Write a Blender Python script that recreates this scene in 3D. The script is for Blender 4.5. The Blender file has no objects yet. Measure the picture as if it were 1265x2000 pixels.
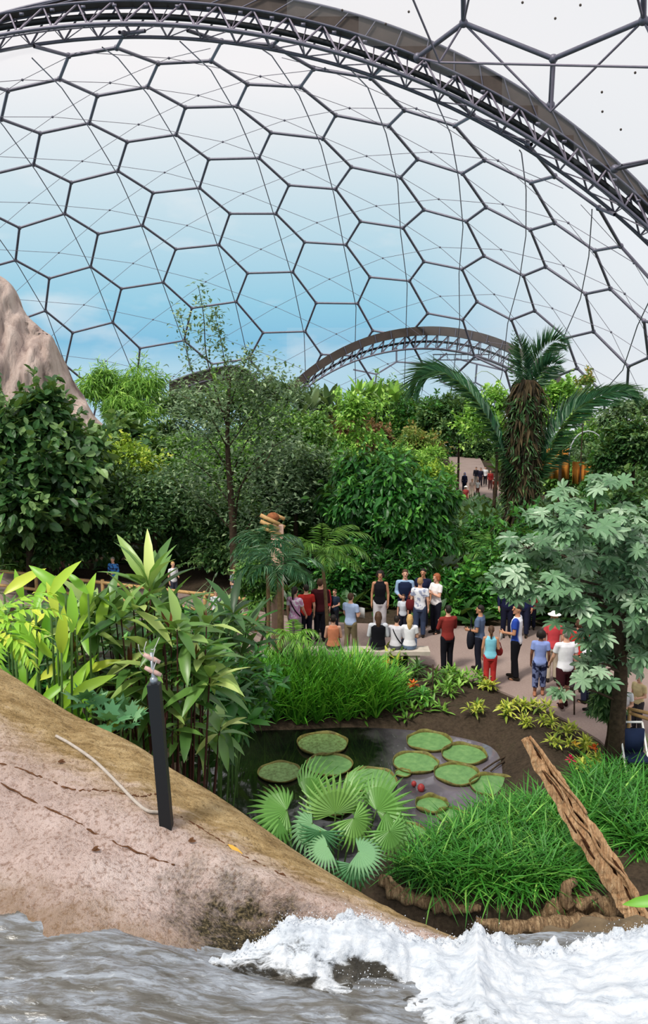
import bpy, math, random
import numpy as np
from mathutils import Vector, Matrix
from mathutils.bvhtree import BVHTree
from mathutils import noise as mnoise

sc = bpy.context.scene
COL = sc.collection
rng = np.random.default_rng(7)
R = math.radians

# ------------------------------------------------------------------ camera
CAMZ, FPX, PITCH = 7.5, 1600.0, R(9.93)
CP, SP = math.cos(PITCH), math.sin(PITCH)
cam_d = bpy.data.cameras.new('camera')
cam_d.sensor_fit = 'VERTICAL'
cam_d.sensor_height = 36.0
cam_d.lens = FPX * 36.0 / 2000.0
cam_d.clip_end = 2000
cam_d.clip_start = 0.05
cam = bpy.data.objects.new('camera', cam_d)
cam.location = (0, 0, CAMZ)
cam.rotation_euler = (R(90) - PITCH, 0, 0)
COL.objects.link(cam)
sc.camera = cam


def ray(px, py):
    u = (px - 632.5) / FPX
    v = (1000 - py) / FPX
    return np.array([u, CP + v * SP, -SP + v * CP])


def at(px, py, Y):
    """point of the garden seen in direction (px,py) at the forward distance Y"""
    d = ray(px, py)
    return np.array([0, 0, CAMZ]) + d * (Y / d[1])


def gnd(px, py, z=0.0):
    d = ray(px, py)
    return np.array([0, 0, CAMZ]) + d * ((z - CAMZ) / d[2])


def mpp(P):
    """metres per photo pixel at P"""
    return (P[1] * CP - (P[2] - CAMZ) * SP) / FPX


def smooth01(x):
    x = np.clip(x, 0, 1)
    return x * x * (3 - 2 * x)


def terrain(x, y):
    """garden floor height without the pond"""
    return -3.6 * smooth01((np.asarray(y, float) - 31) / 45.0)


# ------------------------------------------------------------------ mesh builder
class MB:
    def __init__(self):
        self.V = []; self.Q = []; self.T3 = []; self.T = []; self.n = 0; self.UV = []

    def add(self, v, quads=None, tris=None, tint=0.5, uv=None):
        v = np.asarray(v, float).reshape(-1, 3)
        if quads is not None and len(quads):
            self.Q.append(np.asarray(quads, int).reshape(-1, 4) + self.n)
        if tris is not None and len(tris):
            self.T3.append(np.asarray(tris, int).reshape(-1, 3) + self.n)
        t = np.asarray(tint, float)
        self.T.append(np.full(len(v), float(t)) if t.ndim == 0 else t)
        self.UV.append(np.zeros((len(v), 2)) if uv is None else np.asarray(uv, float).reshape(-1, 2))
        self.V.append(v); self.n += len(v)
        return self

    def arrays(self):
        V = np.concatenate(self.V) if self.V else np.zeros((0, 3))
        Q = np.concatenate(self.Q) if self.Q else np.zeros((0, 4), int)
        T = np.concatenate(self.T3) if self.T3 else np.zeros((0, 3), int)
        return V, Q, T

    def mesh(self, name, off=(0, 0, 0), smooth=True):
        V, Q, T = self.arrays()
        V = V - np.asarray(off, float)
        me = bpy.data.meshes.new(name)
        me.vertices.add(len(V)); me.vertices.foreach_set('co', V.astype(np.float32).ravel())
        nl = len(Q) * 4 + len(T) * 3
        me.loops.add(nl)
        me.loops.foreach_set('vertex_index', np.concatenate([Q.ravel(), T.ravel()]).astype(np.int32))
        me.polygons.add(len(Q) + len(T))
        st = np.concatenate([np.arange(len(Q)) * 4, len(Q) * 4 + np.arange(len(T)) * 3]).astype(np.int32)
        me.polygons.foreach_set('loop_start', st)
        me.polygons.foreach_set('use_smooth', np.full(len(Q) + len(T), smooth))
        a = me.attributes.new('tint', 'FLOAT', 'POINT')
        a.data.foreach_set('value', np.concatenate(self.T).astype(np.float32))
        uv = np.concatenate(self.UV)
        if np.abs(uv).max() > 0:
            b = me.attributes.new('st', 'FLOAT_VECTOR', 'POINT')
            b.data.foreach_set('vector', np.concatenate([uv, np.zeros((len(uv), 1))], 1).astype(np.float32).ravel())
        me.update(calc_edges=True)
        me.validate()
        return me

    def build(self, name, mat, parent=None, smooth=True, **kw):
        off = (0, 0, 0)
        if parent is not None:
            off = parent.location
        elif 'loc' in kw:
            off = kw['loc']
        me = self.mesh(name, off, smooth)
        o = bpy.data.objects.new(name, me)
        me.materials.append(mat)
        COL.objects.link(o)
        if parent is not None:
            o.parent = parent
        else:
            o.location = off
        return o


def tag(o, label=None, cat=None, group=None, kind=None):
    if label: o['label'] = label
    if cat: o['category'] = cat
    if group: o['group'] = group
    if kind: o['kind'] = kind
    return o


def thing(name, label, cat, loc=(0, 0, 0), group=None, kind=None, rotz=0.0):
    o = bpy.data.objects.new(name, None)
    o.empty_display_size = 0.1
    o.location = loc
    o.rotation_euler = (0, 0, rotz)
    COL.objects.link(o)
    return tag(o, label, cat, group, kind)


def norm(a):
    a = np.asarray(a, float)
    return a / np.maximum(np.linalg.norm(a, axis=-1, keepdims=True), 1e-9)


def tube(mb, pts, rad, n=6, tint=0.5, cap=True, flat=None):
    pts = np.asarray(pts, float)
    m = len(pts)
    rad = np.full(m, float(rad)) if np.ndim(rad) == 0 else np.asarray(rad, float)
    d = np.gradient(pts, axis=0)
    d = norm(d)
    ref = np.array([0, 0, 1.0]) if abs(d[0][2]) < 0.9 else np.array([1.0, 0, 0])
    rings = []
    x = norm(np.cross(d[0], ref))
    a = np.arange(n) * 2 * math.pi / n
    for i in range(m):
        x = norm(x - d[i] * np.dot(x, d[i]))
        y = np.cross(d[i], x)
        rings.append(pts[i] + rad[i] * (np.cos(a)[:, None] * x + np.sin(a)[:, None] * y))
    V = np.concatenate(rings)
    q = []
    for i in range(m - 1):
        for j in range(n):
            k = (j + 1) % n
            q.append((i * n + j, i * n + k, (i + 1) * n + k, (i + 1) * n + j))
    t = []
    if cap:
        V = np.concatenate([V, pts[:1], pts[-1:]])
        c0, c1 = m * n, m * n + 1
        for j in range(n):
            k = (j + 1) % n
            t.append((c0, k, j)); t.append((c1, (m - 1) * n + j, (m - 1) * n + k))
    mb.add(V, q, t, tint)
    return mb


def tubes(mb, A, B, r, n=5):
    """many straight tubes at once"""
    A = np.asarray(A, float).reshape(-1, 3); B = np.asarray(B, float).reshape(-1, 3)
    if not len(A): return mb
    d = norm(B - A)
    ref = np.where(np.abs(d[:, 2:3]) < 0.9, np.array([[0, 0, 1.0]]), np.array([[1.0, 0, 0]]))
    x = norm(np.cross(d, ref)); y = np.cross(d, x)
    a = np.arange(n) * 2 * math.pi / n
    ring = r * (np.cos(a)[None, :, None] * x[:, None, :] + np.sin(a)[None, :, None] * y[:, None, :])
    V = np.concatenate([A[:, None, :] + ring, B[:, None, :] + ring], 1)
    j = np.arange(n); k = (j + 1) % n
    q = np.stack([j, k, k + n, j + n], 1)
    Q = (np.arange(len(A))[:, None, None] * 2 * n + q[None]).reshape(-1, 4)
    mb.add(V.reshape(-1, 3), Q)
    return mb


def box(mb, c, s, rz=0.0, tint=0.5, M=None):
    c = np.asarray(c, float); s = np.asarray(s, float) / 2
    v = np.array([(x, y, z) for z in (-1, 1) for y in (-1, 1) for x in (-1, 1)], float) * s
    if M is not None:
        v = v @ np.asarray(M, float).T
    elif rz:
        co, si = math.cos(rz), math.sin(rz)
        v = np.stack([v[:, 0] * co - v[:, 1] * si, v[:, 0] * si + v[:, 1] * co, v[:, 2]], 1)
    q = [(0, 2, 3, 1), (4, 5, 7, 6), (0, 1, 5, 4), (2, 6, 7, 3), (1, 3, 7, 5), (0, 4, 6, 2)]
    mb.add(v + c, q, None, tint)
    return mb


def ball(mb, c, r, n=8, m=6, tint=0.5):
    c = np.asarray(c, float)
    r = np.array([r, r, r], float) if np.ndim(r) == 0 else np.asarray(r, float)
    V = [c + r * np.array([0, 0, -1.0])]
    for i in range(1, m):
        ph = -math.pi / 2 + math.pi * i / m
        for j in range(n):
            a = 2 * math.pi * j / n
            V.append(c + r * np.array([math.cos(ph) * math.cos(a), math.cos(ph) * math.sin(a), math.sin(ph)]))
    V.append(c + r * np.array([0, 0, 1.0]))
    q, t = [], []
    top = len(V) - 1
    for j in range(n):
        k = (j + 1) % n
        t.append((0, 1 + k, 1 + j)); t.append((top, 1 + (m - 2) * n + j, 1 + (m - 2) * n + k))
        for i in range(m - 2):
            q.append((1 + i * n + j, 1 + i * n + k, 1 + (i + 1) * n + k, 1 + (i + 1) * n + j))
    mb.add(V, q, t, tint)
    return mb


def spline(pts, n):
    """Catmull-Rom through pts"""
    P = np.asarray(pts, float)
    P = np.concatenate([2 * P[:1] - P[1:2], P, 2 * P[-1:] - P[-2:-1]])
    m = len(P) - 3
    out = []
    for u in np.linspace(0, m - 1e-6, n):
        i = int(u); t = u - i
        a, b, c, d = P[i], P[i + 1], P[i + 2], P[i + 3]
        out.append(0.5 * (2 * b + (c - a) * t + (2 * a - 5 * b + 4 * c - d) * t * t + (3 * b - a - 3 * c + d) * t ** 3))
    return np.array(out)


def fbm(P, scale=1.0, octv=4, seed=0.0):
    out = np.empty(len(P))
    for i, p in enumerate(P):
        out[i] = mnoise.fractal(Vector((p[0] * scale + seed, p[1] * scale, p[2] * scale)), 0.9, 2.1, octv)
    return out


# ------------------------------------------------------------------ materials
def srgb(r, g, b):
    f = lambda c: (c / 255 / 12.92) if c / 255 <= 0.04045 else ((c / 255 + 0.055) / 1.055) ** 2.4
    return (f(r), f(g), f(b), 1.0)


class NT:
    def __init__(self, name):
        self.m = bpy.data.materials.new(name)
        self.m.use_nodes = True
        self.t = self.m.node_tree
        self.t.nodes.clear()
        self.out = self.t.nodes.new('ShaderNodeOutputMaterial')

    def n(self, kind, **kw):
        nd = self.t.nodes.new(kind)
        for k, v in kw.items():
            if k.startswith('i_'):
                nd.inputs[k[2:].replace('_', ' ')].default_value = v
            else:
                setattr(nd, k, v)
        return nd

    def l(self, a, b):
        self.t.links.new(a, b)

    def ramp(self, fac, stops, interp='LINEAR'):
        r = self.n('ShaderNodeValToRGB')
        r.color_ramp.interpolation = interp
        el = r.color_ramp.elements
        while len(el) < len(stops): el.new(0.5)
        for e, (p, c) in zip(el, stops):
            e.position = p; e.color = c
        if fac is not None: self.l(fac, r.inputs[0])
        return r.outputs[0]

    def noise(self, scale, detail=4, rough=0.6, vec=None, dist=0.0):
        nd = self.n('ShaderNodeTexNoise', i_Scale=scale, i_Detail=detail, i_Roughness=rough, i_Distortion=dist)
        if vec is not None: self.l(vec, nd.inputs['Vector'])
        return nd.outputs['Fac']

    def mix(self, fac, a, b, blend='MIX'):
        nd = self.n('ShaderNodeMix', data_type='RGBA', blend_type=blend)
        for s, v in ((nd.inputs[0], fac), (nd.inputs[6], a), (nd.inputs[7], b)):
            if hasattr(v, 'is_linked') or hasattr(v, 'links'): self.l(v, s)
            else: s.default_value = v
        return nd.outputs[2]

    def math(self, op, a, b=0.0, clamp=False):
        nd = self.n('ShaderNodeMath', operation=op, use_clamp=clamp)
        for s, v in ((nd.inputs[0], a), (nd.inputs[1], b)):
            if hasattr(v, 'links'): self.l(v, s)
            else: s.default_value = v
        return nd.outputs[0]

    def bsdf(self, col, rough=0.6, spec=0.4, bump=None, bstr=0.3, bdist=0.02, metal=0.0, **kw):
        b = self.n('ShaderNodeBsdfPrincipled')
        for k, v in (('Base Color', col), ('Roughness', rough), ('Specular IOR Level', spec), ('Metallic', metal)):
            if hasattr(v, 'links'): self.l(v, b.inputs[k])
            else: b.inputs[k].default_value = v
        for k, v in kw.items():
            b.inputs[k.replace('_', ' ')].default_value = v
        if bump is not None:
            bn = self.n('ShaderNodeBump', i_Strength=bstr, i_Distance=bdist)
            self.l(bump, bn.inputs['Height']); self.l(bn.outputs[0], b.inputs['Normal'])
        return b.outputs[0]

    def done(self, sh):
        self.l(sh, self.out.inputs[0])
        return self.m


def leaf_mat(name, dark, light, rough=0.42, spec=0.45, trans=0.25, mid=None, gain=1.42):
    dark, light, mid = [None if c is None else tuple(min(.85, x * gain) for x in c[:3]) + (1,) for c in (dark, light, mid)]
    t = NT(name)
    at_ = t.n('ShaderNodeAttribute', attribute_name='tint')
    stops = [(0.0, dark), (1.0, light)] if mid is None else [(0.0, dark), (0.55, mid), (1.0, light)]
    c = t.ramp(at_.outputs['Fac'], stops)
    b = t.bsdf(c, rough, spec)
    tr = t.n('ShaderNodeBsdfTranslucent')
    c2 = t.mix(0.35, c, srgb(170, 200, 70))
    t.l(c2, tr.inputs[0])
    mx = t.n('ShaderNodeMixShader'); mx.inputs[0].default_value = trans
    t.l(b, mx.inputs[1]); t.l(tr.outputs[0], mx.inputs[2])
    return t.done(mx.outputs[0])


def plain(name, col, rough=0.6, spec=0.35, nscale=0, namt=0.25, metal=0.0, bump=0.0):
    t = NT(name)
    c = col
    h = None
    if nscale:
        tc = t.n('ShaderNodeTexCoord')
        h = t.noise(nscale, 4, 0.6, tc.outputs['Object'])
        dk = tuple(x * (1 - namt) for x in col[:3]) + (1,)
        lt = tuple(min(1, x * (1 + namt)) for x in col[:3]) + (1,)
        c = t.ramp(h, [(0.3, dk), (0.7, lt)])
    return t.done(t.bsdf(c, rough, spec, h if bump else None, bump or 0.1, 0.02, metal))


LM = {
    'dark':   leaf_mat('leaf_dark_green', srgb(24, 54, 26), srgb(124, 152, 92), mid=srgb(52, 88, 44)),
    'deep':   leaf_mat('leaf_deep_green', srgb(18, 56, 20), srgb(96, 156, 62), mid=srgb(40, 96, 34)),
    'mid':    leaf_mat('leaf_mid_green', srgb(40, 76, 30), srgb(148, 180, 90), mid=srgb(82, 124, 50)),
    'grey':   leaf_mat('leaf_grey_green', srgb(38, 62, 40), srgb(158, 176, 136), mid=srgb(82, 108, 72)),
    'light':  leaf_mat('leaf_light_green', srgb(60, 104, 34), srgb(172, 204, 100), mid=srgb(108, 154, 58)),
    'yellow': leaf_mat('leaf_yellow_green', srgb(78, 112, 32), srgb(208, 212, 92), mid=srgb(140, 168, 54)),
    'palm':   leaf_mat('leaf_palm_blue_green', srgb(20, 54, 36), srgb(126, 160, 126), rough=0.35, mid=srgb(44, 88, 58)),
    'fan':    leaf_mat('leaf_fan_palm', srgb(84, 140, 66), srgb(186, 214, 122), rough=0.4, mid=srgb(120, 174, 88), gain=1.0),
    'fanblue': leaf_mat('leaf_fan_palm_blue', srgb(48, 96, 62), srgb(146, 186, 142), rough=0.4, mid=srgb(86, 138, 94)),
    'palmate': leaf_mat('leaf_palmate_silver', srgb(48, 88, 58), srgb(178, 200, 170), rough=0.36, spec=0.5, trans=0.15, mid=srgb(108, 146, 106), gain=1.12),
    'strap':  leaf_mat('leaf_strap_green', srgb(44, 104, 26), srgb(172, 214, 88), mid=srgb(88, 156, 44)),
    'strapdark': leaf_mat('leaf_strap_deep', srgb(30, 84, 26), srgb(150, 196, 92), mid=srgb(62, 128, 42)),
    'cordy':  leaf_mat('leaf_cordyline', srgb(46, 82, 38), srgb(190, 206, 122), rough=0.35, spec=0.5, mid=srgb(100, 138, 66)),
    'red':    leaf_mat('leaf_reddish', srgb(66, 44, 30), srgb(160, 120, 84), mid=srgb(100, 74, 48)),
    'ginger': leaf_mat('leaf_ginger_yellow', srgb(70, 124, 30), srgb(206, 218, 76), rough=0.38, mid=srgb(128, 178, 48)),
    'croton': leaf_mat('leaf_croton_yellow', srgb(70, 104, 34), srgb(222, 210, 92), mid=srgb(148, 160, 56)),
    'rust':   leaf_mat('leaf_rust_mix', srgb(74, 104, 44), srgb(176, 122, 78), mid=srgb(110, 132, 58)),
}
M_bark = plain('bark_dark', srgb(66, 54, 42), 0.9, 0.2, 14, 0.4, bump=0.5)
M_barkpale = plain('bark_pale', srgb(112, 92, 66), 0.9, 0.2, 14, 0.3, bump=0.5)
M_stem = plain('stem_green', srgb(74, 104, 48), 0.7, 0.3, 8, 0.25)
M_stemred = plain('stem_brown_red', srgb(66, 36, 30), 0.7, 0.3, 8, 0.3)
M_steel = plain('steel_grey', srgb(112, 108, 122), 0.45, 0.5, 3, 0.12, metal=0.3)
M_steel_thin = plain('steel_thin', srgb(132, 122, 136), 0.5, 0.5, 3, 0.1, metal=0.2)
M_band = plain('brown_band', srgb(84, 72, 66), 0.7, 0.3, 1.2, 0.15)
M_pipe = plain('black_pipe', srgb(26, 26, 30), 0.5, 0.4)
M_bamboo = plain('bamboo', srgb(186, 148, 96), 0.6, 0.35, 10, 0.2)
M_black = plain('black_paint', srgb(20, 21, 24), 0.5, 0.4)
M_white = plain('white_plain', srgb(236, 236, 232), 0.6, 0.3)

# ------------------------------------------------------------------ leaf templates (base at 0, tip at +Y, upper face +Z)
def blade_t(stations, fold=0.12, droop=0.0, curl=0.0):
    """stations: list of (t, halfwidth)"""
    V = []
    for t, w in stations:
        z = -droop * t * t
        V += [(-w, t, z, fold * w * 2), (0, t, z, 0), (w, t, z, fold * w * 2)]
    q = []
    for i in range(len(stations) - 1):
        a = i * 3
        q += [(a, a + 1, a + 4, a + 3), (a + 1, a + 2, a + 5, a + 4)]
    return np.array(V, float), np.array(q)


def merge_t(parts):
    V, Q, n = [], [], 0
    for v, q in parts:
        V.append(v); Q.append(q + n); n += len(v)
    return np.concatenate(V), np.concatenate(Q)


T_rhomb = (np.array([(0, 0, 0), (0.5, 0.45, 0.1), (0, 1, -0.08), (-0.5, 0.45, 0.1), (0, 0.5, 0)], float),
           np.array([(0, 1, 2, 4), (0, 4, 2, 3)]))
T_oval = blade_t([(0, .02), (.2, .36), (.5, .5), (.8, .32), (1, .02)], .12, .18)
T_lance = blade_t([(0, .1), (.15, .3), (.4, .5), (.7, .38), (.9, .16), (1, .01)], .18, .35)
T_strap = blade_t([(0, .5), (.3, .5), (.6, .42), (.82, .28), (1, .02)], .25, .0)
T_strapbend = blade_t([(0, .5), (.25, .5), (.5, .46), (.7, .38), (.87, .22), (1, .02)], .2, .75)
T_narrow = (np.array([(0, 0, 0), (0.5, 0.35, 0.05), (0, 1, -0.15), (-0.5, 0.35, 0.05), (0, 0.5, -.02)], float),
            np.array([(0, 1, 2, 4), (0, 4, 2, 3)]))


def palmate_t(n=8, spread=290, w=.095, seg=None):
    parts = []
    for i in range(n):
        a = R(-spread / 2 + spread * i / (n - 1))
        ln = 0.56 * (0.72 + 0.28 * math.cos(a / 1.6))
        v, q = blade_t(seg or [(0, .03), (.35, .75), (.68, 1.0), (.9, .55), (1, .02)], .25, .0)
        v = np.stack([v[:, 0] * w, v[:, 1] * ln, (v[:, 2] + v[:, 3]) * w], 1)
        v[:, 2] -= 0.16 * (v[:, 1] ** 2) / .56
        c, s = math.cos(a), math.sin(a)
        v = np.stack([v[:, 0] * c + v[:, 1] * s, -v[:, 0] * s + v[:, 1] * c + 0.1, v[:, 2]], 1)
        parts.append((v, q))
    return merge_t(parts)


T_palmate = palmate_t()


def fan_t(nf=24, spread=300, droop=.25, split=.58, gap=.55):
    """pleated fan leaf with separate finger tips"""
    V, q = [], []
    st = R(spread) / nf
    for i in range(nf):
        a = -R(spread) / 2 + st * (i + .5)
        full = 0.84 + .16 * math.cos(a * .9)
        base = len(V)
        for r, w in ((0.03, 1.0), (split, 1.0), (.8, .8 * gap + .2), (1.0, .06)):
            for off, zz in ((-.5, -.012), (0, .03), (.5, -.012)):
                b = a + st * off * w * (split / r if r > split else 1)
                rr = r * full
                V.append((rr * math.sin(b), rr * math.cos(b), zz * min(1, r * 2) - droop * r * r * (1 if r < .9 else 1.25)))
        for j in range(3):
            for k in range(2):
                o = base + j * 3 + k
                q.append((o, o + 1, o + 4, o + 3))
    return np.array(V, float), np.array(q)


T_fan = fan_t(20, 230, .3)
T_fan2 = fan_t(17, 195, .42, .5)
T_iris = blade_t([(0, .5), (.3, .5), (.6, .45), (.85, .3), (1, .04)], .3, .38)


def lobed_t():
    """split-leaf (monstera-like) blade"""
    V = [(0, 0, 0)]; q = []
    n = 15
    out = []
    for i in range(n):
        a = R(-160 + 320 * i / (n - 1))
        r = (.62 if i % 2 else .36) * (1 + .35 * math.cos(a))
        out.append((r * math.sin(a), .35 + r * math.cos(a), -.1 * r))
    V = [(0, .35, 0)] + out
    for i in range(0, n - 2, 2):
        q.append((0, 1 + i, 2 + i, 3 + i))
    return np.array(V, float), np.array(q)


T_lobed = lobed_t()


def scatter(mb, tmpl, P, Yd, Nd, L, W, tint):
    tv, tq = tmpl
    n = len(P)
    if n == 0: return mb
    P = np.asarray(P, float)
    y = norm(Yd); x = norm(np.cross(y, norm(Nd))); z = np.cross(x, y)
    L = np.broadcast_to(np.asarray(L, float), (n,)); W = np.broadcast_to(np.asarray(W, float), (n,))
    if tv.shape[1] == 3: tv = np.concatenate([tv, np.zeros((len(tv), 1))], 1)
    v = (P[:, None, :] + (L * W)[:, None, None] * tv[None, :, 0, None] * x[:, None, :]
         + L[:, None, None] * (tv[None, :, 1, None] * y[:, None, :] + tv[None, :, 2, None] * z[:, None, :])
         + (L * W)[:, None, None] * tv[None, :, 3, None] * z[:, None, :])
    q = (np.arange(n)[:, None, None] * len(tv) + tq[None]).reshape(-1, 4)
    t = np.repeat(np.broadcast_to(np.asarray(tint, float), (n,)), len(tv))
    mb.add(v.reshape(-1, 3), q, None, t)
    return mb


def rand_unit(n):
    return norm(rng.normal(size=(n, 3)))


def crown(mb, c, rad, ncl, lpc, L, W=.5, tmpl=T_rhomb, droop=.25, rcl=.36, upbias=.5, bias=0.0, tint0=.0, hollow=.45, jit=.5):
    """leafy crown of clumps; returns clump centres"""
    c = np.asarray(c, float); rad = np.asarray(rad, float)
    d = rand_unit(ncl)
    d[:, 2] = np.where(d[:, 2] < -.55, -d[:, 2] * .6, d[:, 2])
    rr = rng.uniform(hollow, .9, ncl) ** .7
    cc = c + d * rr[:, None] * rad * (1 - rcl * .25) * rng.uniform(.8, 1.12, ncl)[:, None]
    rc = rcl * rng.uniform(.5, 1.35, ncl)[:, None] * rad
    for i in range(ncl):
        n = int(lpc * rng.uniform(.7, 1.3))
        u = rand_unit(n)
        u[:, 2] = np.where(u[:, 2] < -.35, -u[:, 2], u[:, 2])
        P = cc[i] + u * rc[i] * rng.uniform(.55, 1.05, n)[:, None]
        nrm = norm(u + np.array([0, 0, upbias * 1.6]) + rng.normal(size=(n, 3)) * jit)
        out = norm(u * np.array([1, 1, .4]) + rng.normal(size=(n, 3)) * .45 + np.array([0, 0, -droop]))
        ct = rng.uniform(-.13, .13)
        tint = np.clip(.42 + ct + bias + rng.normal(size=n) * .22 + tint0, 0, 1)
        scatter(mb, tmpl, P, out, nrm, L * rng.uniform(.6, 1.3, n), W, tint)
        # leafy shoots that break the outline
        for k in range(2 if L < .6 else 1):
            dv = norm(d[i] + rng.normal(size=3) * .35 + np.array([0, 0, .55]))
            m = int(10 + rc[i].mean() * 1.25 / L * 3.0)
            tt_ = np.sort(rng.uniform(.55, 1.75, m))
            P = cc[i] + dv * tt_[:, None] * rc[i] + rng.normal(size=(m, 3)) * L * .35 * (1.9 - tt_[:, None])
            o_ = norm(dv * .6 + rng.normal(size=(m, 3)) * .7 + np.array([0, 0, -droop]))
            scatter(mb, tmpl, P, o_, rng.normal(size=(m, 3)) * .5 + np.array([0, 0, 1.0]), L * rng.uniform(.6, 1.1, m), W, np.clip(.62 + ct + bias + rng.normal(size=m) * .2, 0, 1))
    return cc


def tree(name, label, cat, x, top, bot, hw, Y, leaf='mid', L=.25, W=.5, ncl=18, lpc=170, tmpl=T_rhomb, trunk=.12,
         droop=.25, rcl=.36, upbias=.5, base=None, group=None, bark=None, xb=None, depth=.85, bias=0., hollow=.45, stems=1):
    ctr = at(x, (top + bot) / 2, Y)
    k = mpp(ctr)
    rz = (bot - top) / 2 * k / CP; rx = hw * k
    bx = at(xb if xb is not None else x, bot, Y)
    bz = float(terrain(bx[0], Y)) if base is None else base
    loc = (bx[0], Y, bz)
    o = thing(name, label, cat, loc, group)
    mb = MB()
    cc = crown(mb, ctr, (rx, rx * depth, rz), ncl, lpc, L, W, tmpl, droop, rcl, upbias, bias, hollow=hollow)
    mb.build('foliage', LM[leaf], o, smooth=False)
    tb = MB()
    for s in range(stems):
        off = np.array([rng.normal() * .12, rng.normal() * .12, 0]) * (stems > 1)
        b0 = np.array([loc[0], loc[1], bz - .05]) + off
        topc = ctr + np.array([rng.normal() * rx * .2 * (stems > 1), 0, rz * .5])
        mid = (b0 + topc) / 2 + np.array([rng.normal() * .15, rng.normal() * .15, 0])
        tp = spline([b0, mid, topc], 9)
        tube(tb, tp, np.linspace(trunk, trunk * .35, 9), 7)
        for q in cc[s::stems][:12]:
            j = int(np.clip(np.searchsorted(tp[:, 2], min(q[2] - .25 * rz, topc[2])), 2, 8))
            tube(tb, spline([tp[j], (tp[j] + q) / 2 + np.array([0, 0, .08 * rz]), q], 5), np.linspace(trunk * .35, trunk * .08, 5), 5)
    tb.build('trunk', bark or M_bark, o)
    return o


def frond_path(mb, pts, n, ll, lw, tint=.5, sweep=.55, hang=.35, rach=None, rr=.02, up=(0, 0, 1), taper=True, tj=.12, vee=.15):
    """pinnate leaf along a rachis path: leaflets both sides"""
    path = spline(pts, max(12, n))
    tg = norm(np.gradient(path, axis=0))
    side = norm(np.cross(tg, np.asarray(up, float)))
    upv = np.cross(side, tg)
    i = np.linspace(1, len(path) - 1, n).astype(int)
    t = i / (len(path) - 1)
    prof = np.sin(np.pi * np.clip(.12 + .88 * t, 0, 1)) ** .55 if taper else np.ones(n)
    for s in (-1, 1):
        d = side[i] * s * (1 - .35 * t[:, None]) + tg[i] * (sweep + .5 * t[:, None]) + np.array([0, 0, -hang]) + upv[i] * vee + rng.normal(size=(n, 3)) * .07
        P = path[i] + rng.normal(size=(n, 3)) * .01
        scatter(mb, T_narrow, P, d, upv[i] + side[i] * s * .3 + rng.normal(size=(n, 3)) * .15, ll * prof * rng.uniform(.88, 1.1, n), lw / ll,
                np.clip(tint + rng.normal(size=n) * tj, 0, 1))
    if rach is not None:
        tube(rach, path[::max(1, len(path) // 12)], np.linspace(rr, rr * .25, len(path[::max(1, len(path) // 12)])), 5)
    return path


def arch_pts(base, az, elev, length, droop, n=7):
    """points of an arching stalk from base; az in degrees (0 = +x), elev start angle, droop total degrees"""
    p = np.asarray(base, float).copy(); out = [p.copy()]
    for i in range(n):
        e = R(elev - droop * ((i + .5) / n) ** 1.3)
        p = p + length / n * np.array([math.cos(R(az)) * math.cos(e), math.sin(R(az)) * math.cos(e), math.sin(e)])
        out.append(p.copy())
    return np.array(out)
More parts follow.
